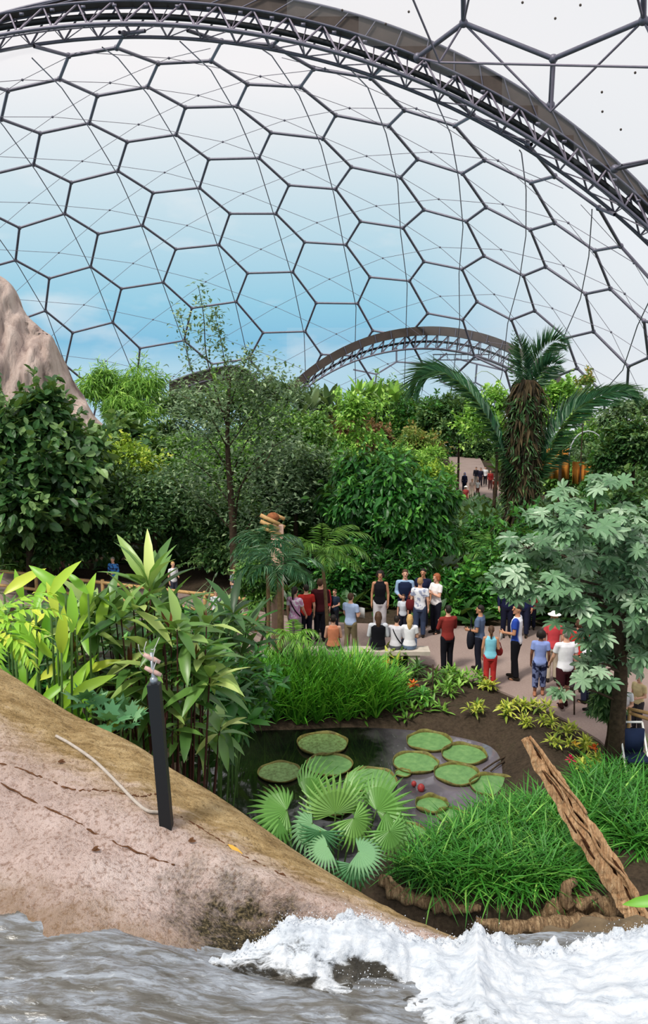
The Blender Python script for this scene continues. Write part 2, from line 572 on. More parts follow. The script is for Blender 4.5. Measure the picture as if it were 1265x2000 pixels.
# ------------------------------------------------------------------ dome lattice (angles on the sphere)
DK={(0,0,0):(-0.1265,0.5588),(0,0,1):(-0.2062,0.4973),(0,1,0):(-0.0455,0.4328),(0,1,1):(-0.1209,0.3671),(0,2,0):(0.0480,0.3003),(0,2,1):(-0.0183,0.2327),(1,0,0):(-0.2833,0.5419),(1,0,1):(-0.3681,0.4776),(1,1,0):(-0.2106,0.3982),(1,1,1):(-0.2871,0.3327),(1,2,0):(-0.1113,0.2678),(1,2,1):(-0.1842,0.1963),(1,3,0):(-0.0045,0.1306),(1,3,1):(-0.0728,0.0592),(2,1,0):(-0.3694,0.3783),(2,1,1):(-0.4515,0.3118),(2,2,0):(-0.2781,0.2321),(2,2,1):(-0.3540,0.1663),(2,3,0):(-0.1746,0.0942),(2,3,1):(-0.2442,0.0218),(2,4,0):(-0.0532,-0.0397),(2,4,1):(-0.1251,-0.1173),(3,2,0):(-0.4468,0.2058),(3,2,1):(-0.5235,0.1399),(3,3,0):(-0.3405,0.0613),(3,3,1):(-0.4214,-0.0113),(3,4,0):(-0.2270,-0.0812),(3,4,1):(-0.3012,-0.1589),(3,5,0):(-0.0974,-0.2183),(3,5,1):(-0.1649,-0.3003),(4,2,0):(-0.6139,0.1882),(4,2,1):(-0.6910,0.1222),(4,3,0):(-0.5154,0.0343),(4,3,1):(-0.5937,-0.0359),(4,4,0):(-0.4007,-0.1203),(4,4,1):(-0.4846,-0.1933),(4,5,0):(-0.2790,-0.2686),(4,5,1):(-0.3474,-0.3397),(4,6,0):(-0.1409,-0.4062),(4,6,1):(-0.2024,-0.4855),(5,3,0):(-0.6840,0.0130),(5,3,1):(-0.7578,-0.0554),(5,4,0):(-0.5811,-0.1446),(5,4,1):(-0.6609,-0.2166),(5,5,0):(-0.4646,-0.3043),(5,5,1):(-0.5346,-0.3835),(5,6,0):(-0.3204,-0.4566),(6,4,0):(-0.7570,-0.1646),(6,4,1):(-0.8344,-0.2282),(6,5,0):(-0.6502,-0.3334),(-1,-1,1):(-0.1147,0.6620),(-1,0,0):(0.0077,0.5780),(-1,0,1):(-0.0519,0.5288),(-1,1,0):(0.1177,0.4767),(-1,1,1):(0.0426,0.4025),(-1,2,0):(0.2130,0.3487),(-1,2,1):(0.1443,0.2761),(0,3,0):(0.1618,0.1725),(0,3,1):(0.0941,0.0946),(1,4,0):(0.1146,-0.0004),(1,4,1):(0.0480,-0.0681),(2,5,0):(0.0666,-0.1719),(2,5,1):(0.0037,-0.2413),(3,6,0):(0.0321,-0.3436),(3,6,1):(-0.0266,-0.4224),(-1,3,0):(0.3262,0.2176),(-1,3,1):(0.2630,0.1478),(0,4,0):(0.2813,0.0415),(0,4,1):(0.2176,-0.0272),(1,5,0):(0.2392,-0.1241),(1,5,1):(0.1680,-0.1889),(2,6,0):(0.1919,-0.2881),(2,6,1):(0.1372,-0.3525),(3,7,0):(0.1650,-0.4466),(-1,4,0):(0.4476,0.1008),(-1,4,1):(0.3756,0.0248),(0,5,0):(0.4010,-0.0700),(0,5,1):(0.3383,-0.1357),(1,6,0):(0.3585,-0.2326),(1,6,1):(0.2905,-0.2924),(2,7,0):(0.3128,-0.3822),(2,7,1):(0.2629,-0.4484),(-2,3,0):(0.4923,0.2880),(-2,3,1):(0.4229,0.2045),(-2,4,0):(0.6156,0.1720),(-2,4,1):(0.5430,0.0867),(-1,5,0):(0.5688,-0.0250),(-1,5,1):(0.4998,-0.0919),(0,6,0):(0.5192,-0.1930),(0,6,1):(0.4551,-0.2533),(1,7,0):(0.4729,-0.3484),(1,7,1):(0.4038,-0.4051),(-2,5,0):(0.7334,0.0525),(-2,5,1):(0.6593,-0.0412),(-1,6,0):(0.6866,-0.1390),(-1,6,1):(0.6186,-0.2107),(0,7,0):(0.6342,-0.3137),(0,7,1):(0.5573,-0.3837),(-2,6,1):(0.7725,-0.1581),(-1,7,1):(0.7331,-0.3410),(-3,4,1):(0.7044,0.1559),(-2,2,1):(0.3169,0.3351)}
DC = np.array([-11.23777312, 70.31822166, -24.07971399 + CAMZ]); DR = 48.240328559170806
Dm = np.array([0.18784808121385996, 0.36710278352445685, 0.9110151726029961])
De1 = norm(np.cross(Dm, [0, 0, 1.0])); De2 = np.cross(De1, Dm)
DCO = np.array([[-0.00708, -0.01907], [0.43585, 0.43872], [-0.00418, 0.00929], [0.00226, 0.01379], [0.42115, -0.44253], [-0.04427, 0.03174], [0.01359, -0.00353], [0.04018, 0.04029], [0.00282, -0.06458], [-0.03424, 0.00041]])
AN = np.array([math.sin(R(3)), math.cos(R(3)), 0.0]); AD = 46.05 * 1.35      # plane of the big arch
AH = np.array([AN[1], -AN[0], 0.0])


def dome_pt(t):
    a = max(1e-9, math.hypot(t[0], t[1]))
    return DC + DR * (math.cos(a) * Dm + math.sin(a) * (t[0] * De1 + t[1] * De2) / a)


def dome_node(r, c, q):
    if (r, c, q) in DK: return dome_pt(DK[(r, c, q)])
    X = (np.array([math.sqrt(3) * (c - r / 2), -1.5 * r - q]) - np.array([5.340489990004038, -2.4950980392156863])) / 6.0
    f = [X[0] ** i * X[1] ** j for i in range(4) for j in range(4 - i)]
    return dome_pt(np.array(f) @ DCO)


def proj(P):
    P = np.asarray(P, float) - np.array([0, 0, CAMZ])
    w = P[1] * CP - P[2] * SP
    if w < .1: return (-9999, -9999)
    return (632.5 + FPX * P[0] / w, 1000 - FPX * (P[1] * SP + P[2] * CP) / w)


def etfe():
    t = NT('clear_foil_pillow')
    tr = t.n('ShaderNodeBsdfTransparent'); tr.inputs[0].default_value = (.97, .98, .98, 1)
    b = t.bsdf(srgb(240, 242, 245), .25, .5)
    tl = t.n('ShaderNodeBsdfTranslucent'); tl.inputs[0].default_value = (.95, .95, .97, 1)
    m1 = t.n('ShaderNodeMixShader'); m1.inputs[0].default_value = .7
    t.l(b, m1.inputs[1]); t.l(tl.outputs[0], m1.inputs[2])
    m2 = t.n('ShaderNodeMixShader'); m2.inputs[0].default_value = .08
    t.l(tr.outputs[0], m2.inputs[1]); t.l(m1.outputs[0], m2.inputs[2])
    return t.done(m2.outputs[0])


M_etfe = etfe()


def build_dome():
    nodes = {}
    for r in range(-9, 12):
        for c in range(-8, 16):
            for q in (0, 1):
                P = dome_node(r, c, q)
                u, v = proj(P)
                if not (-330 < u < 1560 and -320 < v < 860): continue
                dl = min(abs(r - k[0]) + abs(c - k[1]) for k in DK)
                if dl > 3: continue
                nodes[(r, c, q)] = P
    edges = []
    for (r, c, q) in nodes:
        if q == 0:
            nb = [(r, c, 1)]
        else:
            nb = [(r + 1, c, 0), (r + 1, c + 1, 0)]
        for m in nb:
            if m in nodes: edges.append(((r, c, q), m))
    root = thing('wall_back', 'far hexagon-framed clear dome wall behind the garden trees', None, (0, 0, 0), None, 'structure')
    inside = lambda P: P @ AN - AD

    def clip(a, b):
        da, db = inside(a), inside(b)
        if da < 0 and db < 0: return None
        if da < 0: return (a + (b - a) * (-da) / (db - da), b)
        if db < 0: return (a, b + (a - b) * (-db) / (da - db))
        return (a, b)
    fm = MB(); A, B = [], []
    for (a, b) in edges:
        Pa, Pb = nodes[a], nodes[b]
        s = clip(Pa, Pb)
        if s: A.append(s[0]); B.append(s[1])
    tubes(fm, A, B, .135, 6)
    for k, P in nodes.items():
        if inside(P) > 0: ball(fm, P, .24, 6, 4)
    fm.build('hexagon_frame', M_steel, root)
    im, dm, sm = MB(), MB(), MB()
    inw = lambda p, d: p + norm(DC - p) * d
    A, B, A2, B2 = [], [], [], []
    cen = {}
    for (r, c) in {(k[0], k[1]) for k in nodes}:
        ring = [(r, c, 0), (r, c, 1), (r + 1, c + 1, 0), (r, c + 1, 1), (r, c + 1, 0), (r - 1, c, 1)]
        if sum(k in nodes for k in ring) >= 4:
            cen[(r, c)] = inw(np.mean([dome_node(*k) for k in ring], 0), .8)
    for (r, c, q) in nodes:
        if q == 1 and (r + 1, c + 1, 1) in nodes:
            s = clip(inw(nodes[(r, c, 1)], .7), inw(nodes[(r + 1, c + 1, 1)], .7))
            if s: A.append(s[0]); B.append(s[1])
    for (r, c), p in cen.items():
        for m in ((r, c + 1), (r - 1, c)):
            if m in cen:
                s = clip(p, cen[m])
                if s: A2.append(s[0]); B2.append(s[1])
        if inside(p) > 0: ball(sm, p, .11, 5, 4)
    tubes(im, A, B, .05, 5); tubes(dm, A2, B2, .024, 4)
    im.build('inner_tube', M_steel, root)
    dm.build('cable_net', M_steel_thin, root)
    sm.build('cable_joint', M_steel, root)
    # foil pillows: one per hexagon
    pm = MB()
    for (r, c) in {(k[0], k[1]) for k in nodes}:
        ring = [(r, c, 0), (r, c, 1), (r + 1, c + 1, 0), (r, c + 1, 1), (r, c + 1, 0), (r - 1, c, 1)]
        if not all(k in nodes for k in ring): continue
        pts = np.array([nodes[k] for k in ring])
        if min(inside(p) for p in pts) < -2.0: continue
        ce = pts.mean(0); ce = ce + norm(ce - DC) * .45
        # hexagon with an inner ring so that the pillow bulges
        mid = ce + (pts - ce) * .55 + norm(ce - DC) * .0
        V = np.concatenate([pts, mid, ce[None]])
        q = [(i, (i + 1) % 6, 6 + (i + 1) % 6, 6 + i) for i in range(6)]
        t = [(6 + i, 6 + (i + 1) % 6, 12) for i in range(6)]
        keep = True
        pm.add(V, q, t)
    pm.build('foil_pillow', M_etfe, root)
    return nodes


DN = build_dome()


def arc_pt(h, z, r, th, dd=0.0):
    return AN * (AD + dd) + AH * (h + r * math.cos(th)) + np.array([0, 0, CAMZ + z + r * math.sin(th)])


def ribbon(mb, fa, fb, ths, dd0, dd1):
    """box-section band between two arcs"""
    rings = []
    for th in ths:
        rings.append([fa(th, dd0), fb(th, dd0), fb(th, dd1), fa(th, dd1)])
    V = np.array(rings).reshape(-1, 3)
    q = []
    for i in range(len(ths) - 1):
        for j in range(4):
            k = (j + 1) % 4
            q.append((i * 4 + j, i * 4 + k, (i + 1) * 4 + k, (i + 1) * 4 + j))
    mb.add(V, q)


def big_arch():
    root = thing('trim_1', 'big curved steel truss arch with brown band crossing the top of the dome', None, tuple(AN * AD), None, 'structure')
    ch = lambda th, d=0: arc_pt(-17.820, -33.460, 57.043, th, d)
    pp = lambda th, d=0: arc_pt(-18.252, -33.512, 58.018, th, d)
    bb = lambda th, d=0: arc_pt(-17.451, -30.890, 56.170, th, d)
    bt = lambda th, d=0: arc_pt(-14.632, -23.328, 49.278, th, d)
    ths = np.linspace(R(16), R(150), 120)
    b = MB(); ribbon(b, lambda t, d: bb(t, d), lambda t, d: bt(t, d), ths, -.5, .5); b.build('brown_band', M_band, root, smooth=False)
    e = MB()
    for d in (-.6, .6):
        tube(e, [bt(t, d) for t in ths], .09, 6); tube(e, [bb(t, d) for t in ths], .08, 6)
    for t in ths[::2]:
        tubes(e, [bb(t, -.62)], [bt(t, -.62)], .05, 4)
        p = (bb(t, -.7) * .8 + ch(t, -.7) * .2)
        box(e, p, (.3, .12, .16), 0)
    e.build('band_edge', M_steel, root)
    c = MB()
    for d in (-1.2, 1.2):
        tube(c, [ch(t, d) for t in ths], .13, 7)
    tube(c, [ch(t, 0) + np.array([0, 0, .3]) for t in ths], .06, 5)
    c.build('inner_chord', M_steel, root)
    p = MB(); tube(p, [pp(t, 0) for t in ths], .21, 7)
    p.build('cable_duct', M_pipe, root)
    l = MB(); A, B, A2, B2 = [], [], [], []
    N = 54
    tt = np.linspace(R(16), R(150), N)
    for i in range(N - 1):
        for d in (-1.2, 1.2):
            A.append(ch(tt[i], d)); B.append(bb((tt[i] + tt[i + 1]) / 2, d * .4))
            A.append(bb((tt[i] + tt[i + 1]) / 2, d * .4)); B.append(ch(tt[i + 1], d))
        A2.append(ch(tt[i], -1.2)); B2.append(ch(tt[i + 1], 1.2))
        A2.append(ch(tt[i], -1.2)); B2.append(ch(tt[i], 1.2))
        A2.append(ch(tt[i], -1.2)); B2.append(pp(tt[i], 0))
        A2.append(ch(tt[i], -1.2)); B2.append(bb(tt[i], .4))
    tubes(l, A, B, .075, 5); tubes(l, A2, B2, .045, 4)
    l.build('lattice', M_steel_thin, root)


big_arch()


def sph_hit(px, py, C, Rr):
    d = norm(ray(px, py)); o = np.array([0, 0, CAMZ]) - C
    b = d @ o; return np.array([0, 0, CAMZ]) + d * (-b + math.sqrt(max(b * b - (o @ o - Rr * Rr), 0.01)))


def near_dome():
    root = thing('ceiling', 'near dome roof of large clear hexagons with steel tubes at the top right', None, (0, 0, 0), None, 'structure')
    C = np.array([-13.547, 26.255, -24.0797 + CAMZ]); Rr = 60.0
    pk = {'a': (905, 45), 'b': (1080, 115), 'c': (1256, 40), 'd': (904, -115), 'e': (815, 112), 'f': (1258, -110), 'g': (1075, 205),
          'h': (1440, 118), 'i': (760, -180), 'j': (1080, -190), 'k': (1440, 255), 'l': (1330, 300), 'm': (1200, 330), 'n': (640, -10), 'o': (690, -120)}
    P = {k: sph_hit(*v, C, Rr) for k, v in pk.items()}
    fm = MB()
    for s in ('ab', 'bc', 'ad', 'ae', 'cf', 'ch', 'bg', 'hk', 'kl', 'lm', 'di', 'dj', 'fj', 'io', 'on'):
        tubes(fm, [P[s[0]]], [P[s[1]]], .17, 8)
    for k, p in P.items(): ball(fm, p, .3, 8, 5)
    fm.build('hexagon_frame', M_steel, root)
    inn = lambda px, py: sph_hit(px, py, C, Rr - 1.5)
    q = {1: inn(858, 122), 2: inn(1075, 218), 3: inn(1300, 132), 4: inn(930, -70), 5: inn(1225, -80), 6: inn(1215, 322), 7: inn(790, -40), 8: inn(1420, -40)}
    im = MB()
    E = [(1, 3), (1, 'a'), (2, 'a'), (2, 'c'), (2, 'b'), (3, 'c'), (3, 'h'), (4, 'a'), (5, 'c'), (4, 5), (1, 7), (3, 8), (4, 7), (5, 8), (6, 'l'), (6, 'm'), (1, 'e'), (2, 'g')]
    for a, b in E:
        A = q.get(a) if a in q else P[a]; B = q.get(b) if b in q else P[b]
        tubes(im, [A], [B], .075, 6)
    im.build('inner_net', M_steel_thin, root)
    pm = MB()
    V = []; nx, ny = 15, 11
    for j in range(ny):
        for i in range(nx):
            V.append(sph_hit(560 + i * 70, -200 + j * 58, C, Rr + .1))
    V = np.array(V)
    qd = [(j * nx + i, j * nx + i + 1, (j + 1) * nx + i + 1, (j + 1) * nx + i) for j in range(ny - 1) for i in range(nx - 1)]
    keep = [f for f in qd if min(AD - V[k] @ AN for k in f) > .3]
    pm.add(V, keep); pm.build('foil_pillow', M_etfe, root)
    sm = MB()
    for u, v in ((1020, 5), (1084, 36), (1133, 10), (1175, 180), (1176, 218), (1212, 253), (1240, 142), (668, 20), (753, 47), (798, 23)):
        ball(sm, sph_hit(u, v, C, Rr - .05), .085, 6, 4)
    sm.build('seam_stud', M_band, root)


near_dome()


def far_arch():
    Y = 102.0
    root = thing('trim_2', 'small steel truss arch far behind the palm at the end of the dome', None, (12.9, Y, 0), None, 'structure')
    def f(h, z, r):
        return lambda th, d=0: np.array([h + r * math.cos(th), Y + d, CAMZ + z + r * math.sin(th)])
    o = f(12.914, -19.267, 24.30); o2 = f(12.914, -19.5, 23.5); i_ = f(12.138, -21.62, 24.02); pp = f(12.6, -20.7, 23.95)
    ths = np.linspace(R(22), R(160), 60)
    b = MB(); ribbon(b, o2, o, ths, -.6, .6); b.build('brown_band', M_band, root, smooth=False)
    c = MB()
    for d in (-.8, .8): tube(c, [i_(t, d) for t in ths], .12, 6)
    for t in ths[::2]: tubes(c, [o2(t, -.7)], [o(t, -.7)], .06, 4)
    c.build('inner_chord', M_steel, root)
    p = MB(); tube(p, [pp(t) for t in ths], .16, 6); p.build('cable_duct', M_pipe, root)
    l = MB(); A, B = [], []
    tt = np.linspace(R(22), R(160), 44)
    for k in range(43):
        for d in (-.8, .8):
            A += [i_(tt[k], d), o2((tt[k] + tt[k + 1]) / 2, d * .5)]; B += [o2((tt[k] + tt[k + 1]) / 2, d * .5), i_(tt[k + 1], d)]
    tubes(l, A, B, .06, 4); l.build('lattice', M_steel, root)
    w = MB()
    for z in (0, 1.1): box(w, at(900, 703, Y + 1.5) + np.array([0, 0, z * .6]), (7.0, 1.0, .12))
    for k in range(9): box(w, at(900, 703, Y + 1.5) + np.array([-3.4 + k * .85, 0, .33]), (.06, .06, .66))
    w.build('catwalk', M_steel, root)


far_arch()


def end_dome():
    root = thing('wall_far_end', 'last small clear dome seen through the far arch', None, (0, 0, 0), None, 'structure')
    C = np.array([13.0, 104.0, -22 + CAMZ]); Rr = 34.0
    E = [((774, 680), (774, 707)), ((774, 707), (735, 731)), ((735, 731), (690, 722)), ((774, 707), (845, 711)), ((845, 711), (872, 690)), ((735, 731), (730, 770)),
         ((931, 711), (928, 747)), ((928, 747), (895, 760)), ((928, 747), (965, 768)), ((931, 711), (890, 700)), ((931, 711), (990, 725)), ((845, 711), (860, 745)), ((860, 745), (895, 760))]
    fm = MB()
    for a, b in E: tubes(fm, [sph_hit(*a, C, Rr)], [sph_hit(*b, C, Rr)], .14, 6)
    fm.build('hexagon_frame', M_steel, root)
    pm = MB()
    nx, ny = 12, 6
    V = np.array([sph_hit(560 + i * 46, 640 + j * 30, C, Rr + .1) for j in range(ny) for i in range(nx)])
    pm.add(V, [(j * nx + i, j * nx + i + 1, (j + 1) * nx + i + 1, (j + 1) * nx + i) for j in range(ny - 1) for i in range(nx - 1)])
    pm.build('foil_pillow', M_etfe, root)


end_dome()


def side_arch():
    """dark foot of a third arch seen above the trees on the left"""
    root = thing('trim_3', 'dark curved arch foot rising behind the trees left of the small far arch', None, tuple(at(420, 730, 98)), None, 'structure')
    top = spline([at(330, 748, 96), at(370, 733, 97), (at(410, 722, 98)), at(450, 716, 99), at(480, 722, 99.5), at(505, 752, 100), at(520, 790, 100)], 24)
    b = MB(); V = []; q = []
    for i, p in enumerate(top):
        for dy in (0, 3.0):
            V += [p + np.array([0, dy, 0]), p + np.array([0, dy, -2.6])]
    for i in range(len(top) - 1):
        a = i * 4
        q += [(a, a + 1, a + 5, a + 4), (a + 2, a + 6, a + 7, a + 3), (a, a + 4, a + 6, a + 2), (a + 1, a + 3, a + 7, a + 5)]
    b.add(np.array(V), q); b.build('brown_band', M_band, root, smooth=False)
    c = MB(); tube(c, top + np.array([0, -.2, .05]), .13, 6); tube(c, top + np.array([0, -.2, -1.2]), .1, 6)
    c.build('edge_tube', M_steel, root)


side_arch()

# ------------------------------------------------------------------ sky and sun
w = bpy.data.worlds.new('sky'); sc.world = w; w.use_nodes = True
wt = w.node_tree; wt.nodes.clear()
def wn(kind, **kw):
    nd = wt.nodes.new(kind)
    for k, v in kw.items(): setattr(nd, k, v)
    return nd
tc = wn('ShaderNodeTexCoord'); sep = wn('ShaderNodeSeparateXYZ'); wt.links.new(tc.outputs['Generated'], sep.inputs[0])
rp = wn('ShaderNodeValToRGB'); el = rp.color_ramp.elements
stops = [(0.0, srgb(176, 216, 236)), (.03, srgb(124, 192, 226)), (.075, srgb(146, 206, 231)), (.16, srgb(190, 221, 235)), (.25, srgb(226, 234, 240)), (.31, srgb(246, 243, 245)), (1.0, srgb(246, 246, 248))]
while len(el) < len(stops): el.new(.5)
for e, (p, c) in zip(el, stops): e.position = p; e.color = c
wt.links.new(sep.outputs['Z'], rp.inputs[0])
# clouds: white towards the right, and soft patches
nz = wn('ShaderNodeTexNoise'); nz.inputs['Scale'].default_value = 6; nz.inputs['Detail'].default_value = 5
mp = wn('ShaderNodeMapping'); mp.inputs['Scale'].default_value = (1, 1, 2.6); wt.links.new(tc.outputs['Generated'], mp.inputs[0]); wt.links.new(mp.outputs[0], nz.inputs['Vector'])
cr = wn('ShaderNodeMapRange'); cr.inputs[1].default_value = .56; cr.inputs[2].default_value = .8; cr.inputs[4].default_value = .75; wt.links.new(nz.outputs['Fac'], cr.inputs[0])
xr = wn('ShaderNodeMapRange', interpolation_type='SMOOTHSTEP'); xr.inputs[1].default_value = .04; xr.inputs[2].default_value = .34; xr.inputs[4].default_value = .85; wt.links.new(sep.outputs['X'], xr.inputs[0])
mx_ = wn('ShaderNodeMath', operation='MAXIMUM'); wt.links.new(cr.outputs[0], mx_.inputs[0]); wt.links.new(xr.outputs[0], mx_.inputs[1])
mixc = wn('ShaderNodeMix', data_type='RGBA'); wt.links.new(mx_.outputs[0], mixc.inputs[0]); wt.links.new(rp.outputs[0], mixc.inputs[6]); mixc.inputs[7].default_value = srgb(243, 243, 246)
bg = wn('ShaderNodeBackground'); bg.inputs[1].default_value = 1.0; wt.links.new(mixc.outputs[2], bg.inputs[0])
wo = wn('ShaderNodeOutputWorld'); wt.links.new(bg.outputs[0], wo.inputs[0])
sun = bpy.data.lights.new('sun', 'SUN'); sun.energy = 2.9; sun.angle = R(9); sun.color = (1, .95, .86)
so = bpy.data.objects.new('sun', sun); so.location = (-10, -10, 40)
so.rotation_euler = Vector((.38, .42, -.82)).to_track_quat('-Z', 'Y').to_euler(); COL.objects.link(so)

vs = sc.view_settings
sc.display_settings.display_device = 'sRGB'
vs.view_transform = 'Standard'; vs.look = 'None'; vs.exposure = 0.0; vs.gamma = 1.0; vs.use_curve_mapping = False
cy = sc.cycles
cy.max_bounces = 6; cy.diffuse_bounces = 2; cy.glossy_bounces = 2; cy.transmission_bounces = 3; cy.transparent_max_bounces = 12
cy.caustics_reflective = False; cy.caustics_refractive = False; cy.use_denoising = True
cy.sample_clamp_indirect = 6
# ------------------------------------------------------------------ garden floor, pond, path
def in_poly(P, poly):
    x, y = P[:, 0], P[:, 1]
    ins = np.zeros(len(P), bool)
    j = len(poly) - 1
    for i in range(len(poly)):
        xi, yi = poly[i]; xj, yj = poly[j]
        c = ((yi > y) != (yj > y)) & (x < (xj - xi) * (y - yi) / (yj - yi + 1e-12) + xi)
        ins ^= c; j = i
    return ins


def poly_dist(P, poly):
    """signed distance, negative inside"""
    d = np.full(len(P), 1e9)
    for i in range(len(poly)):
        a = np.array(poly[i], float); b = np.array(poly[(i + 1) % len(poly)], float)
        ab = b - a
        t = np.clip(((P - a) @ ab) / (ab @ ab + 1e-12), 0, 1)
        d = np.minimum(d, np.linalg.norm(P - (a + t[:, None] * ab), axis=1))
    return np.where(in_poly(P, poly), -d, d)


def smooth_poly(pts, n):
    p = np.array(pts, float)[:, :2]
    q = np.concatenate([p[-2:], p, p[:2]])
    s = spline(q, n * (len(q) - 1) + 1)
    return s[n * 2: n * (2 + len(p))]


POND = smooth_poly([gnd(*p, -.22) for p in ((400, 1428), (480, 1412), (580, 1408), (700, 1404), (830, 1412), (950, 1434), (1004, 1462), (1022, 1510), (1010, 1556),
                                            (940, 1600), (850, 1650), (740, 1700), (600, 1720), (480, 1640), (380, 1560), (330, 1480))], 6)
PATH = [tuple(gnd(*p)[:2]) for p in ((1172, 1446), (1105, 1405), (1040, 1376), (980, 1350), (900, 1318), (850, 1302), (770, 1284), (700, 1280), (620, 1282))]
PATH = [(6.6, 9.5), (5.9, 12.5), (5.75, 14.6)] + PATH + [(-1.4, 20.8), (-3.0, 22.0), (-5.5, 24.0), (-13, 26.5), (-22, 28), (-22, 31), (-12, 30), (-6, 28), (-3, 25.3), (0, 23.7), (3.2, 23.3),
                                                        (6, 23.3), (8.5, 23), (13, 21), (20, 17), (20, 9.5)]
FARPATH = [tuple(gnd(*p, -3.2)[:2]) for p in ((868, 1000), (905, 975), (888, 930), (878, 893), (938, 892), (985, 950), (995, 1000))]


def build_terrain():
    xs = np.unique(np.concatenate([np.linspace(-70, -12, 30), np.linspace(-12, 14, 131), np.linspace(14, 70, 28)]))
    ys = np.unique(np.concatenate([np.linspace(1.0, 26, 127), np.linspace(26, 40, 29), np.linspace(40, 118, 40)]))
    X, Y = np.meshgrid(xs, ys)
    P = np.stack([X.ravel(), Y.ravel()], 1)
    z = terrain(P[:, 0], P[:, 1])
    near = P[:, 1] < 30
    d = np.full(len(P), 9.0); d[near] = poly_dist(P[near], POND)
    dp = np.full(len(P), 9.0); dp[near] = poly_dist(P[near], PATH)
    nz = np.array([mnoise.noise(Vector((a * .9, b * .9, 0))) for a, b in P])
    bank = np.clip(dp, 0, 1.2) * .09
    z = z + np.where(dp > .05, bank + nz * .05 * np.clip(dp, 0, 1), 0)
    z = np.where(d < .5, np.minimum(z, -.02 + d * .55), z)
    z = np.maximum(z, np.where(d < 0, -.8, -9))
    z = np.where(dp < .25, -.05 + np.minimum(0, terrain(P[:, 0], P[:, 1])), z)
    z = z - 1.7 * smooth01((10.9 - P[:, 1]) / 1.3) * smooth01((8.5 - np.abs(P[:, 0] - 1)) / 3)
    V = np.stack([P[:, 0], P[:, 1], z], 1)
    nx, ny = len(xs), len(ys)
    i, j = np.meshgrid(np.arange(nx - 1), np.arange(ny - 1))
    a = (j * nx + i).ravel()
    q = np.stack([a, a + 1, a + nx + 1, a + nx], 1)
    t = NT('garden_soil')
    tc = t.n('ShaderNodeTexCoord')
    n1 = t.noise(1.3, 6, .7, tc.outputs['Object']); n2 = t.noise(16, 5, .7, tc.outputs['Object'])
    c = t.ramp(n1, [(.3, srgb(42, 36, 28)), (.55, srgb(70, 58, 46)), (.75, srgb(50, 56, 32))])
    c = t.mix(.35, c, t.ramp(n2, [(.35, srgb(28, 24, 20)), (.7, srgb(98, 84, 70))]))
    m = t.done(t.bsdf(c, .95, .15, n2, .6, .05))
    mb = MB(); mb.add(V, q)
    o = mb.build('garden_soil', m); tag(o, kind='structure')
    # paved path
    t = NT('path_paving')
    tc = t.n('ShaderNodeTexCoord')
    n1 = t.noise(.5, 4, .6, tc.outputs['Object']); n2 = t.noise(22, 5, .7, tc.outputs['Object'])
    c = t.ramp(n1, [(.3, srgb(146, 126, 119)), (.7, srgb(168, 148, 140))])
    c = t.mix(.3, c, t.ramp(n2, [(.3, srgb(104, 88, 82)), (.7, srgb(172, 156, 148))]))
    m = t.done(t.bsdf(c, .9, .2, n2, .3, .02))

    def slab(name, poly, z, h, fn=None):
        import bmesh
        bm = bmesh.new()
        vs_ = [bm.verts.new((p[0], p[1], (z if fn is None else fn(p)))) for p in poly]
        f = bm.faces.new(vs_)
        if f.normal.z < 0: f.normal_flip()
        f.normal_update()
        if f.normal.z < 0: bmesh.ops.reverse_faces(bm, faces=[f])
        r = bmesh.ops.extrude_face_region(bm, geom=[f])
        for v in [e for e in r['geom'] if isinstance(e, bmesh.types.BMVert)]: v.co.z -= h
        bmesh.ops.triangulate(bm, faces=bm.faces[:])
        bmesh.ops.recalc_face_normals(bm, faces=bm.faces[:])
        me = bpy.data.meshes.new(name); bm.to_mesh(me); bm.free(); me.materials.append(m)
        o = bpy.data.objects.new(name, me); COL.objects.link(o); tag(o, kind='structure')
        return o
    slab('floor', PATH, 0.0, .12)
    fp = MB(); Vf = []
    ys_ = np.linspace(58, 101, 24)
    for y_ in ys_:
        z_ = float(terrain(0, y_)) + .34
        for e in (np.interp(y_, [58, 70, 80, 90, 101], [862, 884, 884, 880, 876]), np.interp(y_, [58, 70, 80, 90, 101], [1010, 985, 962, 946, 936])):
            X_ = (e - 632.5) / FPX * (y_ * CP + (CAMZ - z_) * SP)
            Vf += [(X_, y_, z_), (X_, y_, z_ - .3)]
    qf = []
    for i_ in range(23):
        a_ = i_ * 4
        qf += [(a_, a_ + 2, a_ + 6, a_ + 4), (a_, a_ + 4, a_ + 5, a_ + 1), (a_ + 2, a_ + 3, a_ + 7, a_ + 6), (a_ + 1, a_ + 5, a_ + 7, a_ + 3)]
    fp.add(np.array(Vf), qf); tag(fp.build('far_path', m, None, smooth=False, loc=(15, 80, -3.5)), kind='structure')
    return BVHTree.FromPolygons([tuple(v) for v in V], [tuple(f) for f in q])


TBVH = build_terrain()


def tz(x, y):
    h = TBVH.ray_cast(Vector((x, y, 50)), Vector((0, 0, -1)))
    return h[0].z if h[0] is not None else float(terrain(x, y))


def tgnd(px, py):
    """where the sight line meets the soil"""
    d = ray(px, py)
    h = TBVH.ray_cast(Vector((0, 0, CAMZ)), Vector(d).normalized())
    return np.array(h[0]) if h[0] is not None else gnd(px, py)


